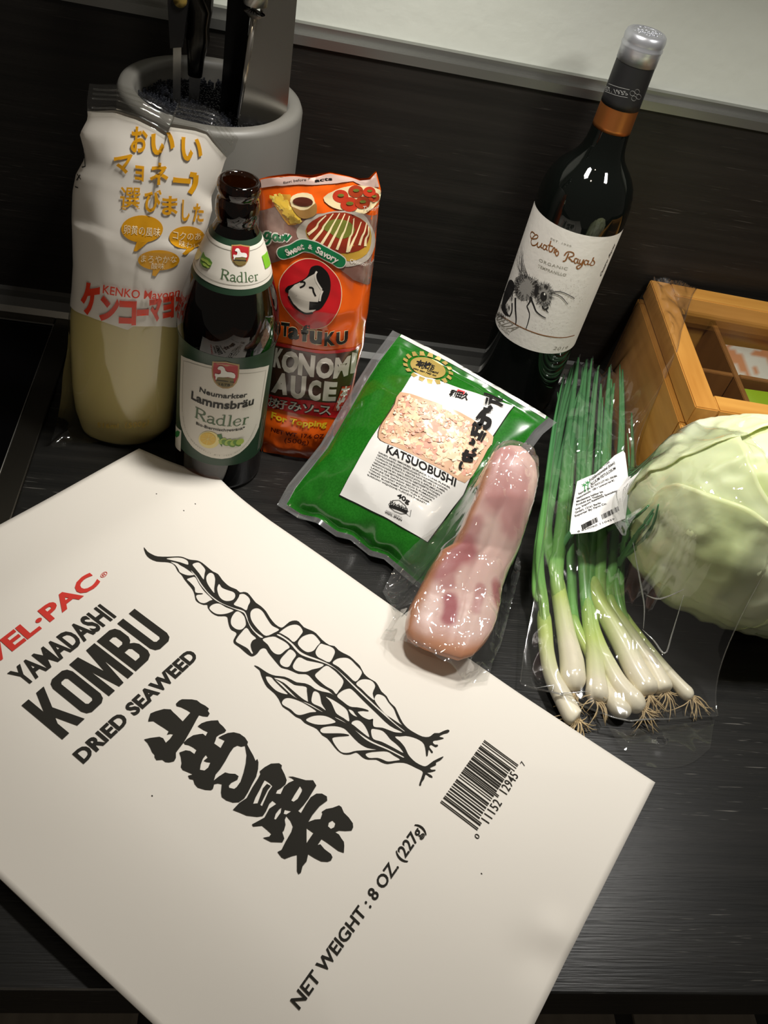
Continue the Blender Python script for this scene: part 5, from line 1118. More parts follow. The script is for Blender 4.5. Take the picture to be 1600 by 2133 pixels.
b3_ = [(30, 755), (110, 670), (200, 610), (270, 480), (340, 370), (370, 310), (360, 280), (420, 230), (500, 185), (600, 180), (635, 205), (630, 240), (670, 320), (695, 390), (680, 440), (620, 490), (580, 510), (560, 555), (620, 560), (660, 470), (720, 420), (790, 390), (760, 365), (710, 345), (770, 345), (860, 370), (930, 390), (990, 390), (1020, 390), (1060, 455), (1020, 520), (960, 620), (900, 700), (835, 770), (870, 795), (930, 690), (990, 600), (1060, 555), (1130, 555), (1190, 590), (1195, 640), (1100, 710), (1010, 820), (960, 905), (1040, 875), (1110, 870), (1135, 800), (1125, 780), (1180, 745), (1260, 730), (1340, 700), (1370, 720), (1400, 790), (1460, 850), (1510, 920), (1515, 970), (1495, 1010), (1420, 1015), (1340, 1010), (1290, 1030), (1340, 1060), (1370, 1110), (1400, 1150), (1405, 1200), (1400, 1285), (1330, 1260), (1250, 1200), (1180, 1150), (1125, 1115), (1075, 1190), (1110, 1180), (1160, 1240), (1240, 1300), (1260, 1340), (1240, 1380), (1200, 1395), (1120, 1390), (1040, 1350), (960, 1300), (940, 1390), (890, 1450), (870, 1530), (840, 1550), (820, 1510), (820, 1310), (760, 1325), (670, 1360), (630, 1340), (580, 1275), (630, 1250), (680, 1150), (750, 1030), (770, 960), (740, 890), (690, 830), (670, 880), (680, 940), (660, 1010), (640, 1030), (665, 1110), (640, 1155), (500, 1150), (400, 1100), (480, 1085), (505, 1050), (450, 1000), (390, 950), (280, 960), (265, 935), (340, 895), (420, 850), (480, 740), (570, 680), (520, 640), (480, 680), (440, 770), (400, 830), (330, 840), (200, 825), (120, 790)]
h3_ = [[(425, 385), (480, 420), (520, 460), (470, 530), (430, 620), (390, 710), (368, 695), (420, 590), (460, 510), (500, 460), (450, 435), (400, 490), (370, 580), (335, 675), (280, 680), (310, 600), (360, 510), (400, 430)], [(860, 460), (885, 500), (880, 530), (830, 620), (780, 655), (750, 640), (790, 570)], [(630, 725), (620, 790), (560, 875), (540, 870), (560, 800), (600, 750)], [(1260, 885), (1295, 920), (1280, 970), (1240, 990), (1205, 960), (1215, 910)], [(940, 980), (1025, 1040), (940, 1165)], [(672, 752), (755, 770), (690, 812), (657, 805)]]
for nm, lp in (('brush_character', [k4_(b1_)]), ('brush_character', [k4_(q) for q in (b2_, h1_, h2_)]), ('brush_character', [k5_(b3_)]+[k5_(h) for h in h3_])):
    print_px(nm, ps, lp, M_INK, pk, 1, 0, 0.005, 0.00032)
sp_q = [ps.px(*q) for q in ((317, 1658), (326, 1029), (383, 1064), (407, 1050), (1003, 1820))]
decal('speck', ps, join_vf([(disc_uv(q, 0.0005, 0.00035, 8), [tuple(range(8))]) for q in sp_q]), M_INK, pk, 1, 0, 0.0002)

# ================================================================== TEA BOX (bamboo, closed lid with a glass pane)
M_BAM = mat('bamboo', (198, 144, 68), rough=0.36, coat=0.15, noise_mix=((10, 90, 90), (176, 120, 50), 0.35, 0.72))
M_BAMY = mat('bamboo_cross_grain', (196, 140, 66), rough=0.36, coat=0.15, noise_mix=((90, 10, 90), (172, 116, 48), 0.35, 0.72))
M_BAMD = mat('bamboo_inside', (150, 100, 50), rough=0.5, noise_mix=((60, 60, 12), (128, 82, 38), 0.35, 0.7))
box = thing('tea_box', 'bamboo tea box with a glass-paned lid and inner dividers, behind the cabbage', 'box', (0.3254, 0.360, 0))
box.rotation_euler = (0, 0, -math.radians(3.6))
BW, BD, BH, LZ = 0.215, 0.1735, 0.118, 0.1005
def bpart(name, b, m, par=None, bevel=0.0008):
    v, f = box_vf(*b); me = bpy.data.meshes.new(name); me.from_pydata(v, [], f); me.materials.append(m)
    if bevel:
        bm = bmesh.new(); bm.from_mesh(me); bmesh.ops.bevel(bm, geom=list(bm.edges), offset=bevel, segments=2, affect='EDGES'); bm.to_mesh(me); bm.free()
    o = bpy.data.objects.new(name, me); C.objects.link(o); o.parent = par or box; return o
lip = 0.0030; wl = 0.008
bpart('base_panel', (-lip+.001, BW+lip-.001, -lip+.001, BD-.001, 0.0006, 0.007), M_BAMD)
bpart('side_panel', (-lip, -lip+wl, -lip+wl, BD-wl, 0.0006, LZ-0.0022), M_BAMY); bpart('side_panel', (BW+lip-wl, BW+lip, -lip+wl, BD-wl, 0.0006, LZ-0.0022), M_BAMY)
bpart('front_panel', (-lip, BW+lip, -lip, -lip+wl, 0.0006, LZ-0.0022), M_BAM); bpart('back_panel', (-lip, BW+lip, BD-wl, BD, 0.0006, LZ-0.0022), M_BAM)
zd = LZ-0.006
bpart('divider', (0.0655, 0.0705, wl, BD-wl, 0.0075, zd), M_BAMD, bevel=.0005); bpart('divider', (0.139, 0.144, wl, BD-wl, 0.0075, zd), M_BAMD, bevel=.0005)
for x0, x1_ in ((0.006, 0.0650), (0.0710, 0.1385), (0.1445, BW-0.006)): bpart('divider', (x0, x1_, 0.0835, 0.0885, 0.0075, zd), M_BAMD, bevel=.0005)
fw = 0.0185
lid = bpart('lid', (0.0, fw, 0.0, BD, LZ, BH), M_BAMY)
bpart('lid_rail', (BW-fw, BW, 0.0, BD, LZ, BH), M_BAMY, lid); bpart('lid_rail', (fw+.0002, BW-fw-.0002, 0.0, fw, LZ, BH), M_BAM, lid); bpart('lid_rail', (fw+.0002, BW-fw-.0002, BD-fw, BD, LZ, BH), M_BAM, lid)
bpart('glass_pane', (fw-.004, BW-fw+.004, fw-.004, BD-fw+.004, LZ+.0035, LZ+.0055), film('clear_pane_glass', tint=(0.95, 0.96, 0.95), rough=0.02, ior=1.5), lid, bevel=0)
Rb = Matrix.Translation(box.location) @ Matrix.Rotation(-math.radians(3.6), 4, 'Z')
# tea sachets inside
def sachet(label, cx, cy, w_, d_, z, tilt, cols, rot, seed):
    t = thing('tea_sachet', label, 'tea sachet', Rb @ Vector((cx, cy, z)), 'tea sachets in the bamboo box')
    t.rotation_euler = (tilt, 0, rot-math.radians(3.6)); V = []; n_ = 14; CO = []; rg = random.Random(seed)
    for sg in (1, -1):
        for j in range(n_):
            for i in range(n_):
                u, v_ = i/(n_-1)-.5, j/(n_-1)-.5; e = max(0, (1-4*u*u)*(1-4*v_*v_))**0.6
                V.append((u*w_, v_*d_, sg*(0.0003+0.0035*e)+0.0008*noise.noise(Vector((u*6+seed, v_*6, sg)))*e))
                q = noise.noise(Vector((u*5+seed*3, v_*5, 0.5))); k = 1 if (q > 0.10 and cols[1]) else 0; CO.append(srgb(*cols[k])[:3])
    F = grid_faces(n_, n_)+[tuple(i+n_*n_ for i in q) for q in grid_faces(n_, n_, True)]
    me = bpy.data.meshes.new('envelope'); me.from_pydata(V, [], F); me.polygons.foreach_set('use_smooth', [True]*len(F))
    a = me.color_attributes.new('col', 'FLOAT_COLOR', 'POINT'); a.data.foreach_set('color', [x for c in CO for x in (*c, 1.0)])
    me.materials.append(mat('tea_sachet_paper', (220, 214, 200), rough=0.45, attr='col')); o = bpy.data.objects.new('envelope', me); C.objects.link(o); o.parent = t
    return t
OR_, WH_ = (214, 148, 104), (226, 222, 210)
sachet('white and orange tea sachet lying uppermost in the back middle compartment of the tea box', 0.105, 0.128, 0.062, 0.066, 0.072, 0.12, (WH_, OR_), 0.05, 1)
sachet('lime green tea sachet in the front middle compartment of the tea box', 0.106, 0.048, 0.060, 0.064, 0.078, 0.35, ((150, 178, 30), None), 0.05, 3)

# ================================================================== CABBAGE
CC = Vector((0.3730, 0.2830, 0.0745)); CR = Vector((0.092, 0.068, 0.0750))
cab = thing('cabbage', 'pale green head of white cabbage on the worktop, right of the spring onions', 'cabbage', (CC.x, CC.y, 0))
def cab_pt(th, ph, k=1.0, seed=0.0, cr=1.0):
    d = Vector((cos(ph)*cos(th), cos(ph)*sin(th), sin(ph)))
    q = d*1.0+Vector((seed, seed*0.7, seed*0.3))
    r = 1+0.075*noise.noise(q*1.5)+cr*(0.040*noise.noise(q*3.1)+0.022*ridged(q, 3.4, 2)-0.014)+0.010*noise.noise(q*8)+cr*0.012*(ridged(q+Vector((3, 1, 2)), 6.0, 1)-0.5)
    r *= 1+0.13*max(0.0, d.dot(Vector((-0.42, 0.30, 0.86))))**3
    p = Vector((d.x*CR.x, d.y*CR.y, d.z*CR.z))*r*k+CC
    p.z = max(p.z, 0.0012); return p
NT_, NP_ = 128, 72; V = []; 
for j in range(NP_):
    for i in range(NT_): V.append(cab_pt(2*pi*i/NT_, -pi/2+pi*(j+0.5)/NP_))
F = [(j*NT_+i, j*NT_+(i+1) % NT_, (j+1)*NT_+(i+1) % NT_, (j+1)*NT_+i) for j in range(NP_-1) for i in range(NT_)]+[tuple(range(NT_-1, -1, -1)), tuple((NP_-1)*NT_+i for i in range(NT_))]
def cabcol(p, k=0):
    g = 0.5+0.5*noise.noise(p*22+Vector((k, 0, 0))); a = Vector(srgb(222, 230, 178)[:3]); b = Vector(srgb(238, 240, 212)[:3]); c = Vector(srgb(208, 222, 150)[:3])
    q = a.lerp(b, min(1, max(0, (g-0.45)*1.8))) if g > 0.45 else a.lerp(c, min(1, (0.45-g)*2.2)); return tuple(q)
M_CAB = mat('cabbage_leaf', (206, 216, 150), rough=0.42, sss=0.25, attr='col', spec=0.45, bump=((160, 160, 160), 0.12, 0.0006))
mesh_obj('head', V, F, M_CAB, cab, cols=[cabcol(v) for v in V])
def leaf(th0, th1, ph0, ph1, k, seed, lob=0.12, nx=44, ny=40):
    V, CO = [], []; n_ = nx*ny
    for sg in (0, 1):
        for j in range(ny):
            for i in range(nx):
                s, t = i/(nx-1), j/(ny-1); e = 4*s*(1-s)
                wob = lob*noise.noise(Vector((s*4, seed, t*3)))
                ph = ph0+(ph1-ph0)*(t*(0.80+0.20*e**0.5)+wob*0.35*t); th = th0+(th1-th0)*(s+wob*0.15)
                edge = min(s, 1-s, t*1.5, 1-t); lift = k+0.020*max(0, 1-edge/0.16)**2+0.012*exp(-((s-0.5)/0.035)**2)*(1-0.6*t)+0.007*max(0, cos((s-0.5)*34+(1-t)*7*abs(s-.5)*2))*e
                p = cab_pt(th, ph, lift-(0.011 if sg else 0), 0, 0.9); V.append(p); CO.append(cabcol(p, seed))
    F = grid_faces(nx, ny)+[tuple(i+n_ for i in q) for q in grid_faces(nx, ny, True)]
    ed = [i for i in range(nx)]+[j*nx+nx-1 for j in range(1, ny)]+[(ny-1)*nx+i for i in range(nx-2, -1, -1)]+[j*nx for j in range(ny-2, 0, -1)]
    F += [(a, a+n_, b+n_, b) for a, b in zip(ed, ed[1:]+ed[:1])]
    mesh_obj('leaf', V, F, M_CAB, cab, cols=CO)
leaf(pi*0.55, pi*1.32, -0.35, 1.05, 1.022, 1.3)
leaf(pi*1.02, pi*1.62, -0.75, 0.72, 1.036, 2.7)
leaf(pi*1.45, pi*2.05, -0.70, 0.55, 1.026, 4.1)
leaf(pi*0.30, pi*0.95, 0.10, 1.25, 1.040, 5.6, 0.2)

# ================================================================== BACON PIECE
def zb(v): return interp([(860, .104), (930, .098), (1050, .074), (1150, .046), (1250, .030), (1300, .026), (1400, .024)], v)
b4 = lambda pts: crop(780, 850, 3.6775, pts)
def bz(pts): return [onz(u, v, zb(v)) for u, v in pts]
L_ = b4([(250, 1760), (232, 1690), (240, 1620), (270, 1520), (340, 1390), (420, 1220), (510, 1090), (600, 1040), (650, 940), (690, 840), (750, 720), (800, 580), (850, 450), (905, 350)])
T_ = b4([(905, 350), (960, 305), (1030, 285), (1100, 292), (1160, 330)])
R_ = b4([(800, 1850), (850, 1790), (900, 1700), (945, 1560), (960, 1430), (1000, 1280), (1050, 1180), (1090, 1100), (1130, 980), (1170, 850), (1210, 720), (1240, 560), (1225, 430), (1160, 330)])
B_ = b4([(250, 1760), (290, 1800), (380, 1850), (520, 1900), (640, 1935), (740, 1905), (800, 1850)])
NS, NT = 60, 110
G = coons(bz(B_), bz(T_), bz(L_), bz(R_), NS, NT)
bac = thing('bacon_piece', 'pink piece of smoked bacon with tan rind, wrapped in clear film beside the green bag', 'bacon', tuple((G[0][0]+G[0][-1])/2))
def bth(s, t):
    a = max(0, 4*s*(1-s)); b = max(0, 4*t*(1-t)); return 0.0125*(a**0.27)*(min(1, b*1.4)**0.30)
nb = (G[0][-1]-G[0][0]).cross(G[-1][0]-G[0][0]).normalized()
Vf = sheet(G, NS, NT, lambda s, t, p: bth(s, t)*(1+0.22*noise.noise(p*24))-0.0012*exp(-((s-0.55+0.15*t)/0.05)**2)*max(0, sin(pi*min(1, t*1.15))), nb, 0.012)
Vb = sheet(G, NS, NT, lambda s, t, p: bth(s, t)*0.60, -nb, 0.0165)
lean = [((380, 1180), (650, 1220), 95, .85), ((470, 1290), (620, 1180), 120, .8), ((520, 1420), (500, 1350), 70, .6), ((545, 1560), (545, 1690), 62, 1.0), ((770, 1500), (740, 1640), 42, .55), ((900, 1470), (930, 1560), 55, .8), ((960, 480), (880, 800), 110, .55), ((1050, 640), (980, 1000), 110, .5), ((700, 1060), (600, 1130), 70, .5)]
fatc, leanc, rindc, pinkc = (Vector(srgb(*c)[:3]) for c in ((234, 208, 196), (172, 78, 86), (196, 128, 80), (224, 176, 170)))
def seg_d(p, a, b):
    ax, ay = a; bx, by = b; dx, dy = bx-ax, by-ay; t = max(0, min(1, ((p[0]-ax)*dx+(p[1]-ay)*dy)/(dx*dx+dy*dy+1e-9))); return math.hypot(p[0]-ax-dx*t, p[1]-ay-dy*t)
LP = [(Vector((onz(*b4([a])[0], zb(b4([a])[0][1])).xy)), Vector((onz(*b4([b])[0], zb(b4([b])[0][1])).xy)), r/3.6775/3000*1.05, w_) for a, b, r, w_ in lean]
def baccol(p, s, t, under=False):
    k = 0.0
    for a, b, r, w_ in LP:
        d = seg_d((p.x, p.y), a, b)+0.0016*noise.noise(p*140); k = max(k, w_*max(0, min(1, (r-d)/(r*0.55)+0.25)))
    c = fatc.lerp(pinkc, 0.5+0.5*noise.noise(p*45)).lerp(leanc, k)
    e = min(s*1.0, t*1.0); rk = max(0, min(1, (0.13-e)/0.08))
    if t > 0.9: rk *= 0.4
    if under: rk = 1.0
    return tuple(c.lerp(rindc*(0.92+0.25*noise.noise(p*60)), rk*0.9))
cols = [baccol(Vf[j*NS+i], i/(NS-1), j/(NT-1)) for j in range(NT) for i in range(NS)]+[baccol(Vb[j*NS+i], i/(NS-1), j/(NT-1), True) for j in range(NT) for i in range(NS)]
F = grid_faces(NS, NT)+[tuple(i+len(Vf) for i in q) for q in grid_faces(NS, NT, True)]
M_BAC = mat('bacon_flesh', (222, 172, 166), rough=0.36, sss=0.25, attr='col', coat=0.05, bump=((140, 140, 140), 0.15, 0.0008))
mesh_obj('meat', Vf+Vb, F, M_BAC, bac, cols=cols)

# ================================================================== SPRING ONIONS
o6 = lambda pts: crop(1060, 1060, 3.3333, pts)
o5 = lambda pts: crop(1060, 520, 3.3333, pts)
def zo(u, v, low=0.0):
    k = interp([(1090, 0.0), (1180, 0.35), (1260, 0.8), (1330, 1.0)], u)
    return interp([(600, .030+.050*k), (760, .022+.042*k), (900, .018+.032*k), (1050, .016+.018*k), (1200, .013+.006*k), (1330, .010), (1520, .008)], v)
M_ON = mat('spring_onion', (120, 170, 80), rough=0.34, attr='col', coat=0.2, spec=0.5, bump=((900, 900, 900), 0.05, 0.0004))
M_ROOT = mat('onion_root', (206, 182, 138), rough=0.6)
whc, lgc, mgc, dgc = (Vector(srgb(*c)[:3]) for c in ((238, 230, 206), (190, 208, 116), (112, 168, 84), (72, 128, 78)))
def ocol(t):
    if t < 0.25: return whc
    if t < 0.5: return whc.lerp(lgc, (t-.25)/.25)
    if t < 0.75: return lgc.lerp(mgc, (t-.5)/.25)
    return mgc.lerp(dgc, (t-.75)/.25)
ONI = []
bpy.context.view_layer.update()
_ob = []
for o_ in list(cab.children)+list(box.children_recursive):
    if o_.type == 'MESH' and o_.name.split('.')[0] != 'glass_pane': _ob.append(BVHTree.FromPolygons([tuple(o_.matrix_world @ v_.co) for v_ in o_.data.vertices], [tuple(p_.vertices) for p_ in o_.data.polygons]))
def clear_of(P, r):      # a leaf lies on what it meets, not in it
    d = (P-CAM); L_ = d.length; d = d/L_
    for b_ in _ob:
        h_ = b_.ray_cast(CAM, d)[3]
        if h_ is not None and h_ < L_+r*2: L_ = h_-r*2.2
    return CAM+d*L_
def onion(label, stalk, radii, leaves, bulb_dz=0.0, tw=(0.0, 0.62), roots=True, seed=0, root_dir=None):
    """stalk: bulb end to sheath top; leaves: list of point lists from the sheath to the tip"""
    rg = random.Random(seed)
    P = []
    for u, v in stalk:
        i = len(P); r = radii[min(i, len(radii)-1)]; P.append(onz(u, v, max(r+0.0014, zo(u, v)+bulb_dz)))
    t = thing('spring_onion', label, 'spring onion', (P[0].x, P[0].y, 0), 'spring onions in the clear bag')
    pth = catmull([tuple(p) for p in P], 7); n_ = len(pth); rr = [interp([(k*7, radii[min(k, len(radii)-1)]) for k in range(len(P))], i) for i in range(n_)]
    stalk_pts = pth; rr[-4:] = [rr[-4]*k for k in (.96, .88, .76, .55)]
    for i in range(6): rr[i] *= (0.45, 0.66, 0.80, 0.90, 0.96, 1)[i]
    v, f = tube_vf(pth, rr, 18); CO = []
    for i in range(n_):
        q = ocol(tw[0]+(tw[1]-tw[0])*i/(n_-1))
        for k in range(18): CO.append(tuple(q*(1+0.06*sin(k*3.0))))
    mesh_obj('stalk', v, f, M_ON, t, cols=CO[:len(v)])
    extra = []
    for k_, (lf, r0) in enumerate(leaves[:3]):
        if lf[-1][1] > 950: continue
        for q_ in range(2 if k_ == 0 else 1):
            a_, b_ = rg.uniform(-16, 16), rg.uniform(-20, 45); m0 = len(lf)-1
            extra.append(([(u+a_*(i/m0)**1.3*(1 if i else 0), v_+b_*(i/m0), dz+0.002*rg.random()) for i, (u, v_, dz) in enumerate(lf)], r0*rg.uniform(.55, .75)))
    for lf, r0 in leaves+extra:
        pts = [Vector(stalk_pts[-10])]+[clear_of(Vector(onz(u, v_, zo(u, v_)+dz)), r0) for (u, v_, dz) in lf]
        pth = catmull([tuple(p) for p in pts], 8); m_ = len(pth); rr = [r0*1.2*(1-0.82*(i/(m_-1))**2.6) for i in range(m_)]
        v, f = tube_vf(pth, rr, 10, 0.75); cc = []
        for i in range(m_):
            q = ocol(tw[1]+(1.0-tw[1])*min(1, max(0, i/(m_-1)-.10)*1.6))
            for k in range(10): cc.append(tuple(q*(1+0.05*sin(k*2.1))))
        mesh_obj('leaf', v, f, M_ON, t, cols=cc)
    if roots:
        d = (P[0]-P[1]).normalized() if root_dir is None else Vector(root_dir); parts = []
        for k in range(20):
            a = rg.uniform(0, 2*pi); side = Vector((cos(a), sin(a), 0)); p = P[0]+side*radii[0]*0.35*rg.random(); pt = []; L_ = rg.uniform(.006, .015); dr = (d*0.8+side*rg.uniform(.3, 1.3)).normalized(); cu = rg.uniform(-1.6, 1.6)
            for i in range(7):
                s_ = i/6; q = p+dr*(L_*s_)+Vector((-dr.y, dr.x, 0))*(cu*0.009*s_*s_)+Vector((0, 0, -0.008*s_*s_+rg.uniform(-.0004, .0004))); q.z = max(q.z, 0.0016); pt.append(q)
            parts.append(tube_vf(pt, [0.00040]*5+[.0003, .0002], 5))
        v, f = join_vf(parts); r_ = mesh_obj('roots', v, f, M_ROOT, t); r_['kind'] = 'stuff'
    ONI.append(t)
def lv(pts, dz=0.0): return [(u, v, dz) for u, v in pts]
onion('leftmost spring onion in the bag, long white bulb end nearest the white packet', o6([(470, 1465), (440, 1430), (370, 1300), (300, 1160), (265, 1000), (252, 850), (240, 700)]), [.0062, .0068, .0064, .0056, .0052, .0052, .0050],
      [(lv([(1131, 1262), (1118, 1235), (1119, 1160), (1128, 1090), (1140, 1020), (1158, 900), (1176, 790)]), .0030), (lv([(1133, 1260), (1124, 1160), (1142, 1020), (1165, 870), (1190, 765)], .003), .0032)], 0, (0, .62), True, 1)
onion('thick spring onion with a wide white bulb, second from the left in the bag', o6([(455, 1265), (445, 1180), (435, 1050), (400, 880), (372, 720), (350, 600), (325, 450)]), [.0060, .0088, .0084, .0068, .0062, .0058, .0054],
      [(lv([(1158, 1195), (1140, 1120), (1146, 1020), (1168, 880), (1198, 756)], .003), .0040), (lv([(1160, 1190), (1172, 1060), (1185, 900), (1205, 745)], .005), .0044), (lv([(1152, 1180), (1165, 1145), (1185, 1115), (1215, 1075)], .006), .0030), (lv([(1160, 1200), (1180, 1050), (1200, 900), (1228, 770)], .002), .0040)], 0, (0, .62), True, 2)
onion('spring onion whose shaggy root end faces the viewer, third from the left', o6([(600, 1330), (612, 1270), (606, 1180), (590, 1000), (568, 860), (545, 640), (525, 400)]), [.0070, .0078, .0068, .0056, .0052, .0050, .0048],
      [(lv([(1218, 1180), (1210, 1060), (1212, 900), (1222, 750)], .004), .0044), (lv([(1222, 1190), (1222, 1040), (1232, 880), (1242, 775)], .001), .0040)], 0.001, (.05, .8), True, 3, (0.0, -0.6, 0.5))
onion('small spring onion bulb with a brown tip, lying below its neighbours in the bag', o6([(830, 1395), (770, 1385), (700, 1300), (640, 1180), (560, 1000), (480, 850), (440, 740)]), [.0050, .0068, .0056, .0046, .0042, .0040, .0040],
      [(lv([(1195, 1280), (1190, 1180), (1184, 1060), (1178, 930), (1170, 830)], -.004), .0034)], -.002, (0, .7), False, 4)
onion('spring onion with a long white shank and big brush of roots, fourth from left', o6([(935, 1390), (860, 1330), (760, 1210), (680, 1060), (620, 930), (575, 780), (560, 560)]), [.0060, .0078, .0066, .0056, .0052, .0048, .0044],
      [(lv([(1228, 1230), (1238, 1100), (1246, 950), (1252, 800)], .003), .0038), (lv([(1230, 1225), (1255, 1080), (1268, 930), (1274, 790)], .000), .0034)], .001, (0, .72), True, 5)
onion('stoutest spring onion with a broad pale sheath, fifth from the left in the bag', o6([(975, 1290), (950, 1240), (880, 1120), (790, 940), (700, 780), (620, 640), (580, 480)]), [.0062, .0086, .0082, .0076, .0070, .0064, .0052],
      [(lv([(1236, 1205), (1240, 1160), (1262, 1110), (1296, 1092), (1330, 1072), (1352, 1052)], .000), .0025), (lv([(1240, 1215), (1252, 1165), (1290, 1138), (1335, 1108), (1362, 1068)], .000), .0024), (lv([(1250, 1200), (1256, 1060), (1262, 900), (1270, 765)], .004), .0040)], .003, (.05, .62), True, 6)
onion('spring onion lying close against the stoutest one, sixth from the left', o6([(1085, 1275), (1060, 1230), (980, 1080), (880, 930), (790, 800), (720, 690), (690, 600)]), [.0058, .0074, .0066, .0056, .0052, .0046, .0042],
      [(lv([(1270, 1240), (1268, 1200), (1285, 1170), (1325, 1140), (1358, 1098), (1372, 1050)], .000), .0022), (lv([(1268, 1235), (1276, 1180), (1285, 1050), (1296, 900), (1297, 770)], .001), .0036)], .001, (0, .66), True, 7)
onion('slim spring onion on its own at the right, thin pale shank', o6([(1275, 1310), (1230, 1275), (1150, 1190), (1040, 1060), (930, 920), (840, 800), (790, 720)]), [.0040, .0052, .0046, .0040, .0037, .0035, .0033],
      [(lv([(1297, 1275), (1292, 1220), (1296, 1160), (1310, 1080), (1318, 960), (1316, 860)], .000), .0028), (lv([(1296, 1272), (1284, 1215), (1290, 1175), (1330, 1110), (1362, 1060)], .002), .0026)], .000, (0, .66), True, 8)

# ================================================================== CLEAR BAGS draped over what they hold
def world_bvh(objs):
    out = []
    bpy.context.view_layer.update()
    for o in objs:
        for q in ([o]+list(o.children_recursive)):
            if q.type == 'MESH' and len(q.data.polygons):
                mw = q.matrix_world; out.append(BVHTree.FromPolygons([tuple(mw @ v.co) for v in q.data.vertices], [tuple(p.vertices) for p in q.data.polygons]))
    return out
def drape(G, ns, nt, bv, lift, iters, sag=1.0, edge_z=None):
    env = [[0.0]*ns for _ in range(nt)]
    for j in range(nt):
        for i in range(ns):
            p = G[j][i]; z = 0.0
            for b in bv:
                h = b.ray_cast(Vector((p.x, p.y, 0.5)), Vector((0, 0, -1)))[0]
                if h is not None and h.z > z: z = h.z
            env[j][i] = z+(lift if 0 < i < ns-1 and 0 < j < nt-1 else lift*0.6)
    Z = [r[:] for r in env]
    # edges may bridge gaps as well
    for _ in range(iters):
        Z2 = [r[:] for r in Z]
        for j in range(nt):
            for i in range(ns):
                a = [Z[j][i-1]] if i > 0 else []; a += [Z[j][i+1]] if i < ns-1 else []
                a += [Z[j-1][i]] if j > 0 else []; a += [Z[j+1][i]] if j < nt-1 else []
                m_ = sum(a)/len(a)
                Z2[j][i] = max(env[j][i], Z[j][i]+(m_-Z[j][i])*sag)
        Z = Z2
    for j in range(nt):
        for i in range(ns): G[j][i] = Vector((G[j][i].x, G[j][i].y, Z[j][i]))
    return G
# --- film round the bacon
def zf(u, v): return zb(v)*0.9
def fz(pts): return [onz(u, v, z) for u, v, z in pts]
L_ = fz([(792, 1330, .016), (826, 1275, .020), (822, 1232, .026), (816, 1170, .036), (846, 1105, .050), (905, 1050, .066), (965, 985, .090), (1020, 915, .100), (1055, 868, .104)])
T_ = fz([(1055, 868, .104), (1085, 872, .106), (1115, 892, .104), (1138, 930, .098), (1147, 975, .090)])
R_ = fz([(1015, 1418, .014), (1030, 1372, .012), (1050, 1330, .012), (1075, 1240, .016), (1105, 1140, .026), (1128, 1060, .060), (1147, 975, .090)])
B_ = fz([(792, 1330, .016), (850, 1372, .016), (900, 1395, .016), (960, 1425, .015), (1015, 1418, .014)])
NS, NT = 80, 120
bv = world_bvh([bac, kat, kom])
G = drape(coons(B_, T_, L_, R_, NS, NT), NS, NT, bv, 0.0016, 60)
V = []
for j in range(NT):
    for i in range(NS):
        p = G[j][i]; q = Vector((p.x, p.y, p.z*0.4)); cr = 0.0050*abs(noise.noise(q*48))+0.0036*abs(noise.noise(q*110+Vector((4, 2, 1))))+0.0010*abs(noise.noise(q*300))
        V.append(p+Vector((0, 0, cr)))
Vw = V
bb = thing('bacon_wrapper', 'crumpled clear film wrapped round the bacon, overlapping the green bag', 'wrapper', tuple((L_[0]+R_[0])/2))
M_CRUM = film('crumpled_clear_film', tint=(0.95, 0.95, 0.94), rough=0.07, ior=1.55, boost=1.4, haze=0.05)
mesh_obj('film', V, grid_faces(NS, NT), M_CRUM, bb)
# --- long bag round the spring onions
L_ = fz([(1083, 1425, .004), (1088, 1370, .004), (1100, 1290, .006), (1112, 1200, .010), (1128, 1100, .014), (1140, 1000, .018), (1152, 900, .022), (1166, 810, .030), (1190, 730, .045), (1222, 680, .065)])
T_ = fz([(1222, 680, .065), (1260, 632, .085), (1310, 590, .105), (1370, 565, .124), (1430, 552, .128), (1462, 545, .130), (1490, 532, .134)])
R_ = fz([(1491, 1496, .004), (1478, 1440, .004), (1455, 1350, .006), (1438, 1280, .010), (1420, 1190, .030), (1402, 1090, .055), (1392, 1000, .075), (1385, 930, .090), (1392, 850, .110), (1408, 760, .122), (1424, 680, .124), (1450, 600, .126), (1490, 532, .134)])
B_ = fz([(1083, 1425, .004), (1130, 1452, .004), (1200, 1490, .004), (1265, 1512, .004), (1300, 1520, .004), (1360, 1512, .004), (1430, 1503, .004), (1491, 1496, .004)])
NS, NT = 96, 190
bv = world_bvh(ONI+[box, cab, kom])
G = drape(coons(B_, T_, L_, R_, NS, NT), NS, NT, bv, 0.0012, 120)
V = []
for j in range(NT):
    for i in range(NS):
        p = G[j][i]; s, t = i/(NS-1), j/(NT-1); q = Vector((p.x*1.3, p.y*0.6, 0.3)); e = min(1, 8*s, 8*(1-s), 10*t)
        amp = 0.0060 if t > 0.58 else 0.0034
        V.append(p+Vector((0, 0, e*(amp*abs(noise.noise(q*42))+0.7*amp*abs(noise.noise(q*95+Vector((1, 5, 2))))))))
ob = thing('onion_bag', 'long clear bag with a white price sticker holding the spring onions', 'bag', tuple(B_[3]))
M_OBAG = film('clear_onion_bag_film', tint=(0.97, 0.97, 0.965), rough=0.05, ior=1.55, boost=1.35, haze=0.016)
obf = mesh_obj('film', V, grid_faces(NS, NT), M_OBAG, ob)
Vo = V; Fo = grid_faces(NS, NT)
for nm, ii in (('bag_edge', 0), ('bag_edge', NS-1)):
    v, f = tube_vf([V[j*NS+ii]+Vector((0, 0, .0003)) for j in range(NT)], [0.0005]*NT, 6); mesh_obj(nm, v, f, M_OBAG, ob)
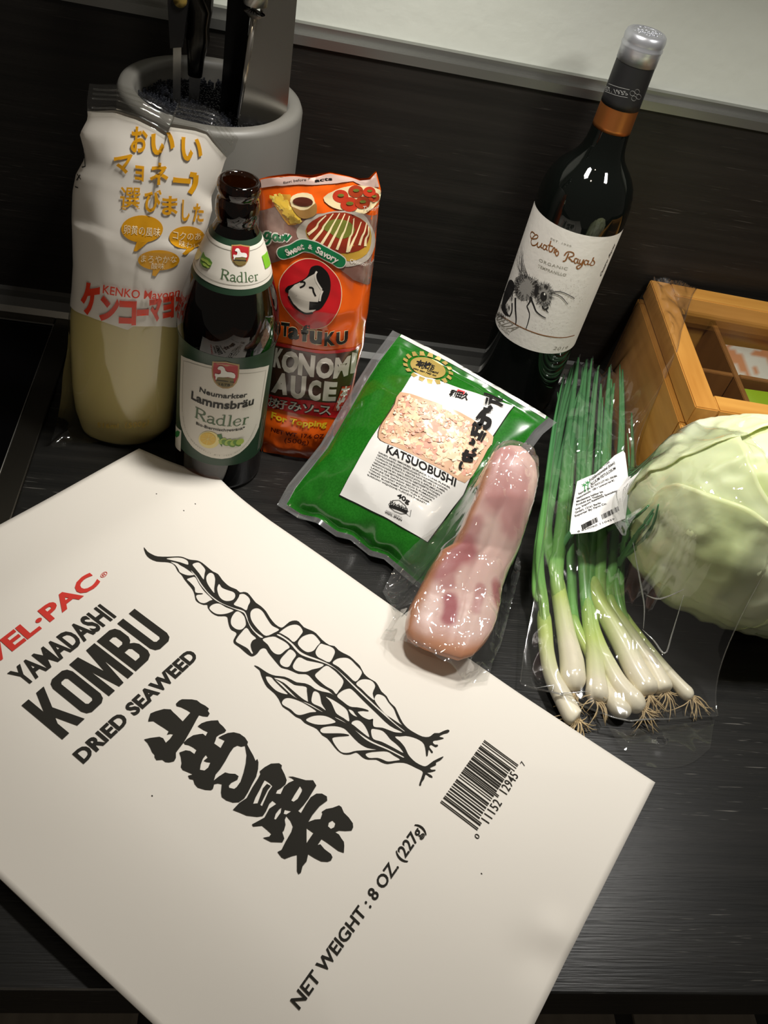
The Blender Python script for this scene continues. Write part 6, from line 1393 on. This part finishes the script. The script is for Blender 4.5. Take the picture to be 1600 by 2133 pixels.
# welded seam and the hanging flap with its punched hole
sm_ = [V[i]+Vector((0, 0, .0004)) for i in range(NS)]
v, f = tube_vf(sm_, [0.0007]*NS, 6); mesh_obj('welded_seam', v, f, M_OBAG, ob)
fa = [onz(u, v_, .0022) for u, v_ in ((1268, 1514), (1300, 1522), (1360, 1514), (1430, 1505), (1490, 1498))]
fb = [onz(u, v_, .0012) for u, v_ in ((1290, 1562), (1335, 1592), (1390, 1600), (1440, 1590), (1478, 1560))]
fa, fb = resample(catmull([tuple(p) for p in fa], 4), 30), resample(catmull([tuple(p) for p in fb], 4), 30)
hole = onz(1378, 1543, .002); V, F = [], []
for j in range(16):
    for i in range(30):
        k = j/15; p = fa[i]*(1-k)+fb[i]*k; p.z = max(0.001, 0.0018+0.0016*noise.noise(p*70)+0.003*exp(-((p-onz(1300, 1555, 0)).length/0.012)**2)); V.append(p)
for q in grid_faces(30, 16):
    c = sum((V[i] for i in q), Vector())/4
    if (c.xy-hole.xy).length > 0.0036: F.append(q)
mesh_obj('hanging_flap', V, F, M_OBAG, ob)
v, f = tube_vf([hole+Vector((0.0036*cos(a), 0.0036*sin(a), 0.0003)) for a in [2*pi*k/28 for k in range(29)]], [0.0003]*29, 5); mesh_obj('punched_hole', v, f, M_OBAG, ob)
# creases laid on as thin tubes, whitened to imitate glare streaks
def glare_creases(bag, V, F, lines, m, r):
    sf = Surf(V[len(V)//2], (1, 0, 0), (0, 1, 0), V, F)
    for ln in lines:
        q = resample([sf.px(*p) for p in catmull(ln, 5)], 26); n_ = len(q)
        v, f = tube_vf([sf.pos(a, b, 0.0003) for a, b in q], [r*(0.25+0.75*sin(pi*i/(n_-1))) for i in range(n_)], 6); mesh_obj('glare_crease', v, f, m, bag)
M_GLARE = film('film_crease_glare', tint=(0.93, 0.93, 0.92), rough=0.12, ior=1.7, boost=1.6, haze=0.22)
glare_creases(ob, Vo, Fo, [[(1318, 1130), (1335, 1220), (1342, 1265), (1340, 1310)], [(1338, 1312), (1362, 1335), (1385, 1362), (1400, 1320), (1424, 1240)], [(1346, 1240), (1375, 1248), (1425, 1228)], [(1110, 1430), (1150, 1445), (1230, 1440)], [(1270, 1512), (1300, 1524), (1390, 1518), (1455, 1500)]], M_GLARE, 0.0006)
# sticker
cn_ = [onz(1202, 1004, .056), onz(1298, 940, .066), onz(1316, 1076, .064), onz(1187, 1112, .052)]
O_ = sum(cn_, Vector())/4; eu_ = (cn_[1]-cn_[0]+cn_[2]-cn_[3]).normalized(); nn_ = eu_.cross(cn_[0]-cn_[3]).normalized(); ev_ = nn_.cross(eu_)
V2, n2 = [], 30
for j in range(n2):
    for i in range(n2):
        a, b = (i/(n2-1)-.5)*0.10, (j/(n2-1)-.5)*0.12; V2.append(O_+eu_*a+ev_*b+nn_*(0.0016*cos(a*70)+0.0008*sin(b*90)))
os_ = Surf(O_, eu_, ev_, V2, grid_faces(n2, n2))
M_STK = mat('sticker_paper', (232, 230, 228), rough=0.4)
stk = print_px('price_sticker', os_, [[(1202, 1004), (1240, 988), (1280, 950), (1298, 940), (1302, 945), (1310, 1010), (1316, 1076), (1290, 1086), (1240, 1108), (1190, 1114), (1187, 1108), (1192, 1060)]], M_STK, ob, 2, 0, 0.004, 0.0004)
ss5 = o5
def ot(body, p0, p1, ph, **kw):
    q = o5([p0, p1, ph]); return text_px('lettering', os_, body, *q, M_KK, stk, 4, step=0.005, base=0.0004, **kw)
tl = [('Item No. 11266', (596, 1562), (700, 1482)), ('Frühlingszwiebel (klein)', (562, 1620), (738, 1490)), ('ALLIUM FISTULOSUM', (568, 1648), (745, 1528)), ('Exporter No. EU 10.015 LOT NO.: 050.086', (486, 1708), (752, 1580)), ('Nettogewicht : 100 g  Lagerung bei 8C', (475, 1740), (735, 1610)), ('Mindestens haltbar bis', (472, 1762), (655, 1690)), ('Produkt aus: Thailand', (470, 1785), (650, 1712)), ('Imp. Import Asiatische Spezialitäten', (466, 1815), (770, 1678)), ('GmbH, 12161 Berlin', (462, 1838), (640, 1768)), ('Exporter By: Farm Co.', (460, 1862), (680, 1772))]
for s_, p0, p1 in tl:
    big = 'ALLIUM' in s_ or 'Früh' in s_; h_ = 19 if big else 13
    ot(s_, p0, p1, (p0[0]-h_*0.42, p0[1]-h_), bold=0.02, shear=0.2 if big else 0)
rg = random.Random(5); st = []
for k in range(30):
    x = 505+k*8.6; y = 1922-k*4.4
    if 12 < k < 16: continue
    st.append((o5([(x, y-6), (x+9, y+26)]), rg.choice((.0004, .0007, .0009))))
decal('barcode', os_, strokes_px(os_, st, 0), M_KK, stk, 4, 0, 0.0004)
ot('8 850060 110459', (478, 1970), (735, 1880), (474, 1958))
gl_ = [(o5([(528, 1690), (524, 1640)]), .0007), (o5([(550, 1680), (548, 1622)]), .0007)]
for c in ((524, 1640), (548, 1622)):
    for a in range(6): gl_.append((o5([c, (c[0]+22*cos(a*1.05+.3), c[1]+14*sin(a*1.05+.3))]), (.0009, .0003)))
decal('palm_emblem', os_, strokes_px(os_, gl_, 0), mat('sticker_green_ink', (60, 140, 80), rough=0.4), stk, 4, 0, 0.0004)
